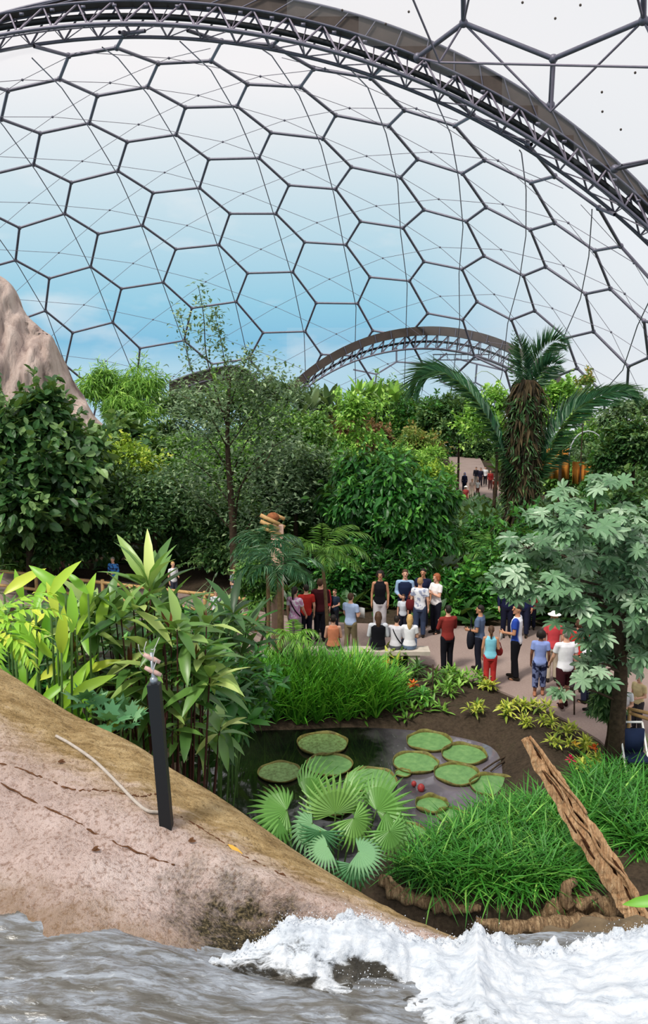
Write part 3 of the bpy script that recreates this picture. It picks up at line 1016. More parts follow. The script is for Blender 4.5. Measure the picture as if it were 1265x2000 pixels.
def build_pond():
    import bmesh
    bm = bmesh.new()
    big = POND.mean(0) + (POND - POND.mean(0)) * 1.12
    f = bm.faces.new([bm.verts.new((p[0], p[1], -.24)) for p in big])
    f.normal_update()
    if f.normal.z < 0: bmesh.ops.reverse_faces(bm, faces=[f])
    bmesh.ops.triangulate(bm, faces=bm.faces[:])
    me = bpy.data.meshes.new('pond_water'); bm.to_mesh(me); bm.free()
    t = NT('pond_water')
    tc = t.n('ShaderNodeTexCoord')
    n = t.noise(2.2, 3, .5, tc.outputs['Object'])
    n1 = t.noise(1.1, 4, .6, tc.outputs['Object'])
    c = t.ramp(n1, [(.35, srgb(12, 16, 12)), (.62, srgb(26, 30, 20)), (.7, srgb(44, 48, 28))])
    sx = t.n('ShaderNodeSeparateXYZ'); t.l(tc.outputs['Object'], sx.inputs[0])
    sky_sheen = t.math('ADD', t.math('MULTIPLY', sx.outputs['X'], .42), t.math('MULTIPLY', t.math('SUBTRACT', n1, .5), .8))
    c = t.mix(t.ramp(sky_sheen, [(.35, (0, 0, 0, 1)), (1.0, (1, 1, 1, 1))]), c, srgb(108, 102, 110))  # bright sky reflection painted into the water colour, growing paler towards the right
    m = t.done(t.bsdf(c, .04, .9, n, .05, .02, IOR=1.5))
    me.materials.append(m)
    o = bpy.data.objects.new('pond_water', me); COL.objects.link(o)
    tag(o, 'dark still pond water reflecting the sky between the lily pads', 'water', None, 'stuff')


build_pond()

# ------------------------------------------------------------------ giant lily pads
M_pad = None
def pad_mats():
    t = NT('lily_pad_top')
    tc = t.n('ShaderNodeTexCoord')
    n = t.noise(7, 5, .6, tc.outputs['Object']); n2 = t.noise(60, 3, .6, tc.outputs['Object'])
    c = t.ramp(n, [(.3, srgb(82, 124, 70)), (.55, srgb(106, 148, 86)), (.75, srgb(126, 160, 98))])
    w_ = t.n('ShaderNodeTexVoronoi', i_Scale=16.0, feature='DISTANCE_TO_EDGE'); t.l(tc.outputs['Object'], w_.inputs['Vector'])
    c = t.mix(t.ramp(w_.outputs['Distance'], [(0, (.3, .3, .3, 1)), (.08, (0, 0, 0, 1))]), c, srgb(90, 140, 84))
    a = t.done(t.bsdf(c, .5, .4, w_.outputs['Distance'], .25, .01))
    t = NT('lily_pad_rim')
    tc = t.n('ShaderNodeTexCoord')
    n = t.noise(9, 4, .6, tc.outputs['Object'])
    c = t.ramp(n, [(.35, srgb(92, 82, 44)), (.65, srgb(132, 128, 66))])
    b = t.done(t.bsdf(c, .6, .3))
    t = NT('lily_pad_top_worn')
    tc = t.n('ShaderNodeTexCoord')
    n = t.noise(12, 5, .7, tc.outputs['Object'])
    c = t.ramp(n, [(.35, srgb(88, 96, 52)), (.5, srgb(112, 140, 84)), (.7, srgb(140, 168, 108))])
    d = t.done(t.bsdf(c, .55, .35))
    return a, b, d


M_pad, M_rim, M_padworn = pad_mats()
PADS = [  # x, y, width in photo, worn, label
    (630, 1452, 106, 1, 'worn brownish giant lily pad at the far left of the pond below the strap leaves', .07),
    (643, 1493, 98, 0, 'giant green lily pad just in front of the worn far-left pad', .06),
    (546, 1507, 90, 1, 'giant lily pad with speckled top, leftmost in the pond', .05),
    (838, 1448, 95, 0, 'farthest of the giant lily pads on the right of the pond', .08),
    (811, 1489, 96, 0, 'giant lily pad left of centre in the right-hand cluster', .07),
    (906, 1473, 94, 0, 'giant lily pad nearest the bright water at the right of the cluster', .08),
    (892, 1512, 95, 0, 'giant lily pad with a small twig on it in the middle of the right-hand cluster', .08),
    (963, 1534, 98, 0, 'rightmost giant lily pad, touching the tall grass bank', .08),
    (843, 1572, 68, 0, 'small upturned lily pad with high brown rim in front of the cluster', .1),
    (725, 1523, 108, 0, 'giant lily pad half hidden behind the upright fan palm leaf', .06),
    (645, 1568, 100, 0, 'pale lily pad seen between the fan palm leaves', .05),
    (796, 1630, 92, 0, 'lily pad in front, partly covered by the grass bank left end', .05),
    (880, 1592, 60, 0, 'lily pad almost hidden under the edge of the grass bank', .06),
    (787, 1509, 34, 0, 'smallest lily pad squeezed between two big pads', .05),
]
for (px, py, wd, worn, lab, rh) in PADS:
    P = gnd(px, py, -.2)
    r = wd * mpp(P) / 2 * .92; rh = rh * .85
    o = thing('lily_pad', lab, 'lily pad', (P[0], P[1], -.225), 'giant lily pads on the pond')
    n = 40
    ph = rng.uniform(0, 6.28)
    a = np.arange(n) * 2 * math.pi / n
    wob = 1 + .02 * np.sin(3 * a + ph) + .012 * np.sin(7 * a + ph * 2)
    V = [(0, 0, .008)]; q = []; t = []
    for rr, zz in ((.4, .008), (.75, .008), (.97, .012)):
        V += [(r * rr * w_ * math.cos(b), r * rr * w_ * math.sin(b), zz) for b, w_ in zip(a, wob)]
    for j in range(n):
        k = (j + 1) % n
        t.append((0, 1 + j, 1 + k))
        for i in range(2): q.append((1 + i * n + j, 1 + (i + 1) * n + j, 1 + (i + 1) * n + k, 1 + i * n + k))
    mb = MB(); mb.add(V, q, t); me = mb.build('pad_blade', M_padworn if worn else M_pad, None)
    me.location = (0, 0, 0); me.parent = o
    V = []; q = []
    prof = [(.965, .012), (1.0, rh * .5), (1.015, rh), (1.03, rh), (1.015, rh * .5), (.99, -.012)]
    for rr, zz in prof:
        for b, w_ in zip(a, wob):
            hz = zz * (1 + .25 * math.sin(b * 5 + ph)) if zz > .03 else zz
            V.append((r * rr * w_ * math.cos(b), r * rr * w_ * math.sin(b), hz))
    for i in range(len(prof)):
        for j in range(n):
            k = (j + 1) % n; i2 = (i + 1) % len(prof)
            q.append((i * n + j, i2 * n + j, i2 * n + k, i * n + k))
    mb = MB(); mb.add(V, q); me = mb.build('rim', M_rim, None); me.parent = o
    ang = rng.uniform(0, 6.28); o.rotation_euler = (0, 0, ang)

# lily buds and dead reed stalks in the water
M_bud = plain('lily_bud_red', srgb(150, 52, 52), .5, .3, 20, .3)
for (px, py, s, lab) in ((822, 1541, .07, 'round reddish lily bud floating in front of the right-hand pads'), (808, 1533, .05, 'small green-red lily bud left of the larger bud'),
                         (732, 1541, .05, 'dark lily bud beside the half hidden pad')):
    P = gnd(px, py, -.2)
    o = thing('lily_bud', lab, 'flower bud', (P[0], P[1], -.25))
    mb = MB(); ball(mb, P + np.array([0, 0, .02]), (s, s, s * 1.2), 10, 7); mb.build('bud', M_bud, o)
    mb = MB(); tube(mb, [P + np.array([0, 0, -.2]), P + np.array([0, 0, -.02])], .012); mb.build('stalk', M_stem, o)
for (a, b, lab) in (((943, 1504), (996, 1474), 'long dead stalk floating at the right pond edge'), ((958, 1506), (985, 1488), 'short dead stalk floating beside the longer stalk')):
    p, q = gnd(*a, -.2), gnd(*b, -.2)
    mb = MB(); tube(mb, spline([p, (p + q) / 2 + np.array([.02, .03, .02]), q], 6), .018, 6)
    o = mb.build('dead_stalk', M_bark, None, loc=(p[0], p[1], -.22)); tag(o, lab, 'stalk')

# ------------------------------------------------------------------ big foreground rock
CREST = [(-420, 1040, 7.2), (-200, 1180, 6.7), (0, 1305, 6.2), (60, 1343, 6.05), (120, 1382, 5.9), (180, 1414, 5.75), (260, 1452, 5.55), (340, 1504, 5.35), (410, 1545, 5.2), (480, 1592, 5.05),
         (560, 1650, 4.9), (640, 1703, 4.75), (720, 1752, 4.6), (790, 1792, 4.5), (860, 1826, 4.42), (960, 1868, 4.35)]
WATER = [(-420, 1800, 3.9), (-200, 1795, 3.9), (0, 1790, 3.9), (60, 1796, 3.88), (120, 1800, 3.86), (190, 1812, 3.84), (260, 1838, 3.8), (330, 1862, 3.77), (400, 1884, 3.74), (480, 1900, 3.72),
         (560, 1906, 3.72), (640, 1906, 3.74), (720, 1905, 3.78), (790, 1905, 3.8), (860, 1905, 3.82), (960, 1905, 3.85)]


def build_rock():
    C = spline([at(*c) for c in CREST], 170); W = spline([at(*c) for c in WATER], 170)
    ts = np.concatenate([np.linspace(-1.4, 0, 18)[:-1], np.linspace(0, 1, 76), np.linspace(1.02, 1.25, 6)])
    V, UV = [], []
    for t in ts:
        if t < 0:
            s = -t
            row = C + np.array([.05, .62, 0]) * (1 - math.exp(-s * 1.6)) + np.array([0, 0, -1.0]) * (s ** 1.35) * 2.4
        else:
            row = C * (1 - t) + W * t
            row = row + np.array([0, .05, .10]) * (4 * t * (1 - t)) * (1 - .4 * t)
        V.append(row); UV.append(np.stack([np.linspace(0, 1, len(row)), np.full(len(row), t)], 1))
    V = np.concatenate(V); UV = np.concatenate(UV)
    S, T = UV[:, 0], UV[:, 1]
    # hollow with mossy face low on the right
    px = np.interp(S, np.linspace(0, 1, len(CREST)), [c[0] for c in CREST])
    hol = np.exp(-(((px - 520) / 190) ** 2 + ((T - .72) / .17) ** 2))
    lip = np.exp(-(((px - 540) / 230) ** 2 + ((T - .55) / .09) ** 2))
    n = fbm(V, .9, 5, 3.1); n2 = fbm(V, 6, 4, 9.0)
    inner = np.clip((T + .02) / .12, 0, 1)
    up = np.array([0, -.35, .94])
    V = V + up * (lip * .07 - hol * .17 + n * .04 * inner + n2 * .018 * inner)[:, None]
    ns = 170
    nt = len(ts)
    i, j = np.meshgrid(np.arange(ns - 1), np.arange(nt - 1))
    a = (j * ns + i).ravel()
    q = np.stack([a, a + ns, a + ns + 1, a + 1], 1)
    t = NT('boulder_stone')
    tc = t.n('ShaderNodeTexCoord'); st = t.n('ShaderNodeAttribute', attribute_name='st')
    sp = t.n('ShaderNodeSeparateXYZ'); t.l(st.outputs['Vector'], sp.inputs[0])
    ob = tc.outputs['Object']
    mp = t.n('ShaderNodeMapping'); mp.inputs['Scale'].default_value = (1.6, 5.0, 3.0); mp.inputs['Rotation'].default_value = (0, 0, R(-12)); t.l(ob, mp.inputs[0])
    nA = t.noise(1.6, 6, .7, ob); nB = t.noise(34, 4, .75, ob); nC = t.noise(2.4, 7, .75, mp.outputs[0]); nD = t.noise(9, 6, .75, ob)
    pink = t.ramp(nA, [(.25, srgb(160, 138, 128)), (.5, srgb(200, 178, 170)), (.75, srgb(218, 202, 196))])
    pink = t.mix(t.ramp(nB, [(.36, (.8, .8, .8, 1)), (.5, (0, 0, 0, 1))]), pink, srgb(138, 108, 92))
    ochre = t.ramp(nC, [(.25, srgb(92, 72, 44)), (.42, srgb(148, 122, 80)), (.58, srgb(184, 158, 114)), (.8, srgb(204, 184, 146))])
    ochre = t.mix(t.ramp(nB, [(.34, (.7, .7, .7, 1)), (.46, (0, 0, 0, 1))]), ochre, srgb(92, 72, 44))
    f = t.math('ADD', sp.outputs['Y'], t.math('MULTIPLY', t.math('SUBTRACT', nC, .5), .55))
    zone = t.ramp(f, [(.30, (1, 1, 1, 1)), (.5, (.15, .15, .15, 1)), (.62, (0, 0, 0, 1))])
    c = t.mix(zone, pink, ochre)
    # brown water mark above the stream
    low = t.ramp(t.math('ADD', sp.outputs['Y'], t.math('MULTIPLY', t.math('SUBTRACT', nD, .5), .3)), [(.86, (0, 0, 0, 1)), (.99, (.6, .6, .6, 1))])
    c = t.mix(low, c, srgb(124, 98, 62))
    # mossy dark speckled stain
    def ell(s0, ss, t0, tt):
        a_ = t.math('POWER', t.math('DIVIDE', t.math('SUBTRACT', sp.outputs['X'], s0), ss), 2)
        b_ = t.math('POWER', t.math('DIVIDE', t.math('SUBTRACT', sp.outputs['Y'], t0), tt), 2)
        return t.math('ADD', a_, b_)
    e = ell(.62, .19, .82, .31)
    e = t.math('ADD', e, t.math('MULTIPLY', t.math('SUBTRACT', nD, .5), 2.6))
    mm = t.ramp(e, [(.1, (1, 1, 1, 1)), (1.15, (0, 0, 0, 1))])
    moss = t.ramp(t.noise(46, 5, .8, ob), [(.40, srgb(24, 22, 18)), (.52, srgb(74, 66, 46)), (.64, srgb(140, 124, 94)), (.75, srgb(186, 174, 150))])
    c = t.mix(mm, c, moss)
    m = t.done(t.bsdf(c, .88, .25, t.math('ADD', nB, nD), .8, .04))
    mb = MB(); mb.add(V, q, None, .5, UV)
    root = thing('boulder', 'huge sloping pink and ochre rock in the left foreground', 'rock', tuple(at(200, 1700, 4.6)))
    mb.build('stone', m, root)
    return root, BVHTree.FromPolygons([tuple(v) for v in V], [tuple(f) for f in q])


ROCK, RBVH = build_rock()


def on_rock(px, py, lift=0.0):
    d = Vector(ray(px, py)).normalized()
    h = RBVH.ray_cast(Vector((0, 0, CAMZ)), d)
    if h[0] is None: return at(px, py, 4.6)
    nrm = h[1] if h[1].dot(d) < 0 else -h[1]
    return np.array(h[0] + nrm * lift)


M_crack = plain('crack_dark', srgb(96, 66, 46), .95, .1, 30, .4)
for pts in ([(-10, 1488), (40, 1502), (80, 1518), (120, 1535), (150, 1543), (178, 1545)], [(0, 1528), (60, 1562), (120, 1592), (170, 1618), (230, 1648), (290, 1672), (340, 1690)],
            [(180, 1543), (230, 1548), (270, 1556), (306, 1551)], [(345, 1592), (400, 1622), (470, 1668), (560, 1712)]):
    mb = MB(); P = spline([on_rock(x, y, .0) for x, y in pts], 40)
    P = P + rng.normal(size=P.shape) * .004
    tube(mb, P, .003 + .004 * np.abs(np.sin(np.arange(40) * .7)), 5); mb.build('crack', M_crack, ROCK)

mb = MB()
P = spline([on_rock(x, y, .012) for x, y in ((108, 1440), (140, 1458), (185, 1490), (230, 1535), (262, 1568), (286, 1586), (314, 1590))], 40)
tube(mb, P, .011, 7)
o = mb.build('cord', plain('grey_cord', srgb(176, 166, 156), .7, .3, 40, .15), None, loc=tuple(P[20])); tag(o, 'pale grey cord lying down the rock to the black post', 'cord')
mb = MB()
P = on_rock(462, 1662, .006); Q = on_rock(478, 1673, .006)
scatter(mb, T_oval, [on_rock(444, 1652, .012)], [Q - on_rock(444, 1652, .012)], [(0, -.5, .85)], .13, .22, .9)
o = mb.build('fallen_leaf', plain('dry_yellow_leaf', srgb(206, 162, 70), .7, .2), None, loc=tuple(P)); tag(o, 'fallen yellow leaf on the rock right of the black post', 'leaf')
for (px, py, lab) in ((366, 1646, 'small dark brown dead leaf right of the post foot'), (178, 1664, 'dry dark leaf scrap on the middle of the pink rock'), (112, 1491, 'tiny dark dead leaf near the long crack')):
    mb = MB(); scatter(mb, T_oval, [on_rock(px, py, .012), on_rock(px + 3, py + 2, .012)], [(1, .2, .0), (.3, .8, .2)], [(0, -.4, .9)] * 2, .05, .5, .5)
    o = mb.build('dead_leaf', M_crack, None, loc=tuple(on_rock(px, py))); tag(o, lab, 'leaf')

# ------------------------------------------------------------------ black post with wires
def build_post():
    b = on_rock(325, 1610); top = at(301, 1338, b[1] + .06)
    root = thing('post', 'black square post with wires on top standing on the foreground rock', 'post', tuple(b))
    ax = norm(top - b)
    x = norm(np.cross(ax, [0, 1, 0])); y = np.cross(x, ax)
    M = np.stack([x, y, ax], 1)
    L = np.linalg.norm(top - b)
    r = 11.5 * mpp(b)
    mb = MB(); box(mb, b + ax * (L / 2 - .06), (2 * r, 2 * r, L + .12), M=M)
    box(mb, top + ax * .003, (2.06 * r, 2.06 * r, .012), M=M)
    mb.build('shaft', M_black, root, smooth=False)
    mb = MB(); tube(mb, [top, top + ax * .03, top + ax * .2], [.02, .013, .01], 8); ball(mb, top + ax * .03, .026, 8, 5)
    mb.build('rod', plain('galvanised', srgb(150, 158, 166), .35, .5, metal=.6), root)
    M_ins = plain('insulator_pink', srgb(196, 160, 150), .4, .4)
    for s in (.085, .165):
        mb = MB(); p = top + ax * s
        d = norm(at(320, 1319, b[1]) - at(284, 1302, b[1]))
        tube(mb, [p - d * .055, p - d * .02, p + d * .02, p + d * .055], [.012, .016, .016, .012], 8); mb.build('insulator', M_ins, root)
    mb = MB()
    for k in range(5):
        p = top + ax * (.06 + .04 * k)
        e = p + np.array([rng.uniform(-.09, .09), rng.uniform(-.04, .04), rng.uniform(.03, .14)])
        tube(mb, spline([p, (p + e) / 2 + rng.normal(size=3) * .03, e], 7), .003, 4)
    mb.build('wire', plain('thin_wire', srgb(180, 180, 176), .4, .5), root)


build_post()

# ------------------------------------------------------------------ rushing stream and foam
def build_stream():
    ns, nt = 200, 90
    wl = spline([at(x, y - 6, Y + .02) for (x, y, Y) in ((-300, 1795, 3.92), (-100, 1792, 3.92), (60, 1796, 3.9), (190, 1812, 3.86), (330, 1862, 3.79), (480, 1900, 3.74), (640, 1900, 3.78), (800, 1880, 3.9), (950, 1860, 4.05), (1100, 1852, 4.15), (1265, 1850, 4.2), (1600, 1850, 4.2))], ns)
    nl = spline([at(x, y, Y) + np.array([0, -.9, -.02]) for (x, y, Y) in ((-300, 2120, 2.85), (-100, 2120, 2.85), (60, 2120, 2.85), (190, 2120, 2.86), (330, 2130, 2.86), (480, 2140, 2.86), (640, 2160, 2.85), (800, 2170, 2.84), (950, 2180, 2.82), (1100, 2190, 2.8), (1265, 2190, 2.8), (1600, 2190, 2.8))], ns)
    ts = np.linspace(-.06, 1, nt)
    V = np.concatenate([wl * (1 - t) + nl * t for t in ts])
    UV = np.concatenate([np.stack([np.linspace(0, 1, ns), np.full(ns, t)], 1) for t in ts])
    # flow runs from the left foreground down to the right
    f = np.stack([V[:, 0] * .9 + V[:, 1] * .6, -V[:, 0] * 1.0 + V[:, 1] * 3.2, V[:, 2] * 0], 1)
    n = fbm(f, 1.6, 4, 2.0); n2 = fbm(f, 6.5, 4, 5.0)
    pj = np.array([proj(v) for v in V])
    sd = (pj[:, 1] - (1812 + (pj[:, 0] - 190) * .305))          # below this line the water rides higher
    V[:, 2] += n * .03 + n2 * .012 + np.where(pj[:, 0] > 120, .055 * smooth01((sd + 12) / 40) * smooth01((pj[:, 0] - 120) / 200), 0)
    i, j = np.meshgrid(np.arange(ns - 1), np.arange(nt - 1))
    a = (j * ns + i).ravel()
    q = np.stack([a, a + ns, a + ns + 1, a + 1], 1)
    SBVH = BVHTree.FromPolygons([tuple(v) for v in V], [tuple(f) for f in q])
    t = NT('stream_water')
    tc = t.n('ShaderNodeTexCoord')
    mp = t.n('ShaderNodeMapping'); mp.inputs['Rotation'].default_value = (0, 0, R(-16)); mp.inputs['Scale'].default_value = (2.0, 9.0, 4.0); t.l(tc.outputs['Object'], mp.inputs[0])
    nA = t.noise(1.5, 6, .65, mp.outputs[0], .8); nB = t.noise(4.5, 5, .7, mp.outputs[0], .5)
    c = t.ramp(nA, [(.3, srgb(60, 52, 38)), (.43, srgb(100, 98, 92)), (.55, srgb(138, 144, 152)), (.75, srgb(172, 180, 190))])
    c = t.mix(t.ramp(nB, [(.4, (.75, .75, .75, 1)), (.52, (0, 0, 0, 1))]), c, srgb(92, 88, 82))
    c = t.mix(t.ramp(nB, [(.62, (0, 0, 0, 1)), (.74, (.8, .8, .8, 1))]), c, srgb(216, 220, 224))
    m = t.done(t.bsdf(c, .16, .6, nB, .3, .04))
    mb = MB(); mb.add(V, q, None, .5, UV)
    o = mb.build('stream_water', m, None, loc=tuple(V[len(V) // 2])); tag(o, 'grey streaked stream rushing past the foot of the big rock', 'water', None, 'stuff')

    # white water: a tumbling wave
    xs = np.array([380, 430, 480, 520, 555, 600, 640, 680, 720, 760, 800, 850, 900, 930, 960, 1010, 1060, 1110, 1160, 1200, 1265, 1360], float)
    topy = np.array([1880, 1872, 1852, 1826, 1796, 1794, 1796, 1784, 1790, 1804, 1824, 1834, 1834, 1806, 1830, 1846, 1852, 1848, 1834, 1822, 1806, 1800], float)
    boty = np.array([1888, 1892, 1906, 1920, 1930, 1945, 1950, 1952, 1958, 1968, 1985, 2010, 2040, 2060, 2075, 2090, 2100, 2110, 2110, 2110, 2110, 2110], float)
    ns, nt = 340, 110
    gx = np.linspace(380, 1360, ns)
    ty = np.interp(gx, xs, topy); by = np.interp(gx, xs, boty)
    ts = np.concatenate([np.linspace(0, 1, 84), np.linspace(1.02, 1.6, nt - 84)])
    V, UV = [], []
    for t_ in ts:
        if t_ <= 1:
            Yb = np.interp(by, [1888, 2110], [3.72, 2.92])
            Yt = np.interp(gx, [380, 600, 900, 1360], [3.74, 3.92, 4.02, 4.12])
            Yv = Yb + (Yt - Yb) * t_ ** 1.5 if False else Yb * (1 - t_) + Yt * t_
            py = by * (1 - t_) + ty * t_
            row = np.array([at(x, y, Yy) for x, y, Yy in zip(gx, py, Yv)])
        else:
            s = t_ - 1
            row = lastrow + np.array([.02, .5, -1.9]) * s + np.array([0, .25, .0]) * math.sin(min(1, s * 3) * 1.57)
        if t_ <= 1: lastrow = row
        V.append(row); UV.append(np.stack([gx, np.full(ns, t_)], 1))
    V = np.concatenate(V); UV = np.concatenate(UV)
    # the foot of the wave sits just under the stream surface
    for i_ in range(len(V)):
        if UV[i_, 1] < .3:
            h = SBVH.ray_cast(Vector((0, 0, CAMZ)), Vector(V[i_] - np.array([0, 0, CAMZ])).normalized())
            if h[0] is not None:
                w_ = 1 - UV[i_, 1] / .3
                g = np.array(h[0]) + np.array([0, .0, -.035])
                V[i_] = V[i_] * (1 - w_) + g * w_
    n = fbm(V, 3.2, 3, 4.0); n2 = fbm(V, 11, 4, 8.0); n3 = fbm(V, 30, 3, 1.0)
    amp = np.clip(UV[:, 1] * 3, .02, 1) * np.clip(1.6 - UV[:, 1], 0.3, 1)
    edge = np.exp(-((UV[:, 1] - 1) / .07) ** 2)
    disp = (n * .085 + np.abs(n2) * .022 + n3 * .003) * amp
    dark = np.exp(-(((UV[:, 0] - 735) / 85) ** 2 + ((UV[:, 1] - .36) / .2) ** 2))
    V = V + np.array([0, -.45, .9]) * (disp * (1 - .75 * edge) - dark * .13)[:, None]
    V[:, 2] += edge * (np.abs(fbm(V, 9, 5, 3.0)) * .11 - .025)
    i, j = np.meshgrid(np.arange(ns - 1), np.arange(nt - 1))
    a = (j * ns + i).ravel()
    q = np.stack([a, a + ns, a + ns + 1, a + 1], 1)
    UVn = UV.copy(); UVn[:, 0] /= 1265
    t = NT('white_water')
    tc = t.n('ShaderNodeTexCoord'); st = t.n('ShaderNodeAttribute', attribute_name='st')
    sp = t.n('ShaderNodeSeparateXYZ'); t.l(st.outputs['Vector'], sp.inputs[0])
    mp = t.n('ShaderNodeMapping'); mp.inputs['Rotation'].default_value = (0, 0, R(-24)); mp.inputs['Scale'].default_value = (3.0, 8.0, 5.0); t.l(tc.outputs['Object'], mp.inputs[0])
    nA = t.noise(2.0, 7, .7, mp.outputs[0], .6); nB = t.noise(30, 5, .7, tc.outputs['Object']); nC = t.noise(9, 6, .72, tc.outputs['Object'], .5)
    e = t.math('ADD', t.math('POWER', t.math('DIVIDE', t.math('SUBTRACT', sp.outputs['X'], .58), .075), 2), t.math('POWER', t.math('DIVIDE', t.math('SUBTRACT', sp.outputs['Y'], .38), .22), 2))
    # foam is thick high on the wave, thin and streaky at its foot
    left = t.math('MULTIPLY', t.math('SUBTRACT', sp.outputs['X'], .30), 2.2)
    th = t.math('ADD', t.math('MULTIPLY', sp.outputs['Y'], 1.25), t.math('MINIMUM', left, .75))
    th = t.math('ADD', th, t.math('MULTIPLY', t.math('SUBTRACT', nA, .5), 2.7))
    th = t.math('SUBTRACT', th, t.math('MULTIPLY', t.math('SUBTRACT', 1.0, t.math('MINIMUM', e, 1.0)), 1.5))
    foam = t.ramp(t.math('ADD', t.math('MULTIPLY', th, .5), t.math('MULTIPLY', t.math('SUBTRACT', nC, .5), .55)), [(.28, (0, 0, 0, 1)), (.5, (1, 1, 1, 1))])
    wet = t.ramp(nA, [(.3, srgb(34, 30, 24)), (.55, srgb(74, 70, 62)), (.75, srgb(160, 164, 168))])
    white = t.mix(t.ramp(nB, [(.25, (.45, .45, .45, 1)), (.6, (0, 0, 0, 1))]), t.ramp(nA, [(.28, srgb(150, 160, 172)), (.45, srgb(196, 203, 212)), (.6, srgb(218, 222, 227))]), srgb(190, 196, 204))
    c = t.mix(foam, wet, white)
    rg = t.ramp(foam, [(0, (.15, .15, .15, 1)), (1, (.8, .8, .8, 1))])
    m = t.done(t.bsdf(c, rg, .4, t.math('ADD', nB, nC), .35, .03))
    mb = MB(); mb.add(V, q, None, .5, UVn)
    o = mb.build('white_water', m, None, loc=tuple(at(800, 1850, 3.9))); tag(o, 'white foaming wave where the stream spills over at the bottom right', 'foam', None, 'stuff')
    # flying drops along the crest
    mb = MB()
    N = 1500
    gxr = rng.uniform(450, 1330, N)
    for k in range(N):
        x = gxr[k]; y = np.interp(x, xs, topy)
        up = abs(rng.normal()) * (9 if rng.random() < .85 else 20)
        s = rng.uniform(.0010, .0034) * (1.4 if up < 12 else 1)
        ball(mb, at(x, y - up + 10, np.interp(x, [380, 600, 900, 1360], [3.74, 3.92, 4.02, 4.12]) + rng.normal() * .06), s * np.array([1, 1, rng.uniform(.8, 1.8)]), 5, 3)
    for k in range(260):
        x = rng.uniform(640, 860); y = rng.uniform(1840, 1935)
        ball(mb, at(x, y, 3.62 + rng.normal() * .04), rng.uniform(.001, .0035), 5, 3)
    o = mb.build('water_spray', plain('spray_white', srgb(216, 221, 228), .5, .4), None, loc=tuple(at(800, 1800, 3.95))); tag(o, 'fine white drops flying off the foaming wave', 'spray', None, 'stuff')


build_stream()

# wet stones at the right end of the fall
M_stone = plain('wet_stone', srgb(104, 88, 66), .75, .35, 7, .45, bump=.6)
for (px, py, Y, s, lab) in ((1085, 1850, 4.5, (.14, .12, .08), 'low wet stone behind the foam left of the plank foot'), (1165, 1838, 4.62, (.2, .14, .1), 'mossy brown stone ledge behind the foam at the right'),
                            (1240, 1836, 4.7, (.2, .16, .12), 'brown wet stone at the right edge above the foam'), (1268, 1890, 4.02, (.06, .06, .05), 'pale stone poking through the foam at the right edge')):
    P = at(px, py, Y)
    mb = MB(); ball(mb, P, s, 20, 14)
    V = mb.V[0]; V += (fbm(V, 5, 4, px) * .05)[:, None] * norm(V - P)
    o = mb.build('wet_stone', M_stone, None, loc=tuple(P)); tag(o, lab, 'stone')

# ------------------------------------------------------------------ driftwood logs and the leaning plank
def wood(name, c1, c2, c3):
    t = NT(name)
    tc = t.n('ShaderNodeTexCoord')
    mp = t.n('ShaderNodeMapping'); mp.inputs['Scale'].default_value = (7, 2, 1.2); t.l(tc.outputs['Object'], mp.inputs[0])
    n = t.noise(3, 6, .7, mp.outputs[0], 1.2); n2 = t.noise(30, 4, .7, tc.outputs['Object'])
    c = t.ramp(n, [(.3, c1), (.5, c2), (.72, c3)])
    c = t.mix(t.ramp(n2, [(.35, (.6, .6, .6, 1)), (.5, (0, 0, 0, 1))]), c, c1)
    return t.done(t.bsdf(c, .9, .2, n, .9, .06))


M_drift = wood('driftwood', srgb(70, 52, 38), srgb(146, 118, 88), srgb(206, 178, 140))
M_plank = wood('weathered_timber', srgb(146, 102, 68), srgb(204, 162, 120), srgb(232, 200, 160))
M_groove = plain('split_groove', srgb(70, 44, 28), .95, .1, 20, .4)
def drift(lab, pts, rad, Y=None, branches=()):
    P = [at(*p) for p in pts]
    S = spline(P, 36)
    S = S + np.cumsum(rng.normal(size=S.shape) * .006, 0) * .5
    r = np.interp(np.linspace(0, 1, 36), np.linspace(0, 1, len(rad)), rad) * (1 + .22 * np.sin(np.arange(36) * 1.3 + rng.uniform(0, 6)))
    root = thing('driftwood_log', lab, 'log', tuple(P[0]))
    mb = MB(); tube(mb, S, r, 12)
    V = mb.V[0]; V += (fbm(V, 5, 4, rng.uniform(0, 50)) * .05)[:, None] * rand_unit(1)[0]
    V += fbm(V, 12, 3, 3)[:, None] * .03 * rand_unit(len(V)) * .6
    mb.build('log', M_drift, root)
    for b in branches:
        Q = spline([at(*p) for p in b[0]], 10); mb = MB(); tube(mb, Q + rng.normal(size=Q.shape) * .008, np.linspace(b[1], b[2], 10), 8); mb.build('branch_stub', M_drift, root)


drift('long pale driftwood log curving below the grass bank at left', [(742, 1712, 10.9), (775, 1745, 10.7), (830, 1762, 10.6), (880, 1775, 10.5), (935, 1782, 10.45)], (.07, .1, .1, .09, .05), branches=[([(778, 1745, 10.7), (765, 1720, 10.75), (758, 1712, 10.8)], .045, .02)])
drift('driftwood log with a short raised end in the middle', [(905, 1730, 10.9), (935, 1750, 10.8), (975, 1772, 10.7), (1030, 1785, 10.7), (1075, 1780, 10.7)], (.06, .1, .12, .11, .06))
drift('knotty driftwood stump with an upright stub near the plank foot', [(1050, 1795, 10.5), (1095, 1770, 10.5), (1140, 1765, 10.6), (1190, 1770, 10.6), (1235, 1762, 10.7)], (.06, .15, .16, .14, .08),
      branches=[([(1110, 1770, 10.4), (1102, 1745, 10.4), (1108, 1728, 10.45), (1122, 1722, 10.5)], .1, .06), ([(1130, 1775, 10.3), (1150, 1758, 10.3), (1165, 1752, 10.35)], .07, .03)])
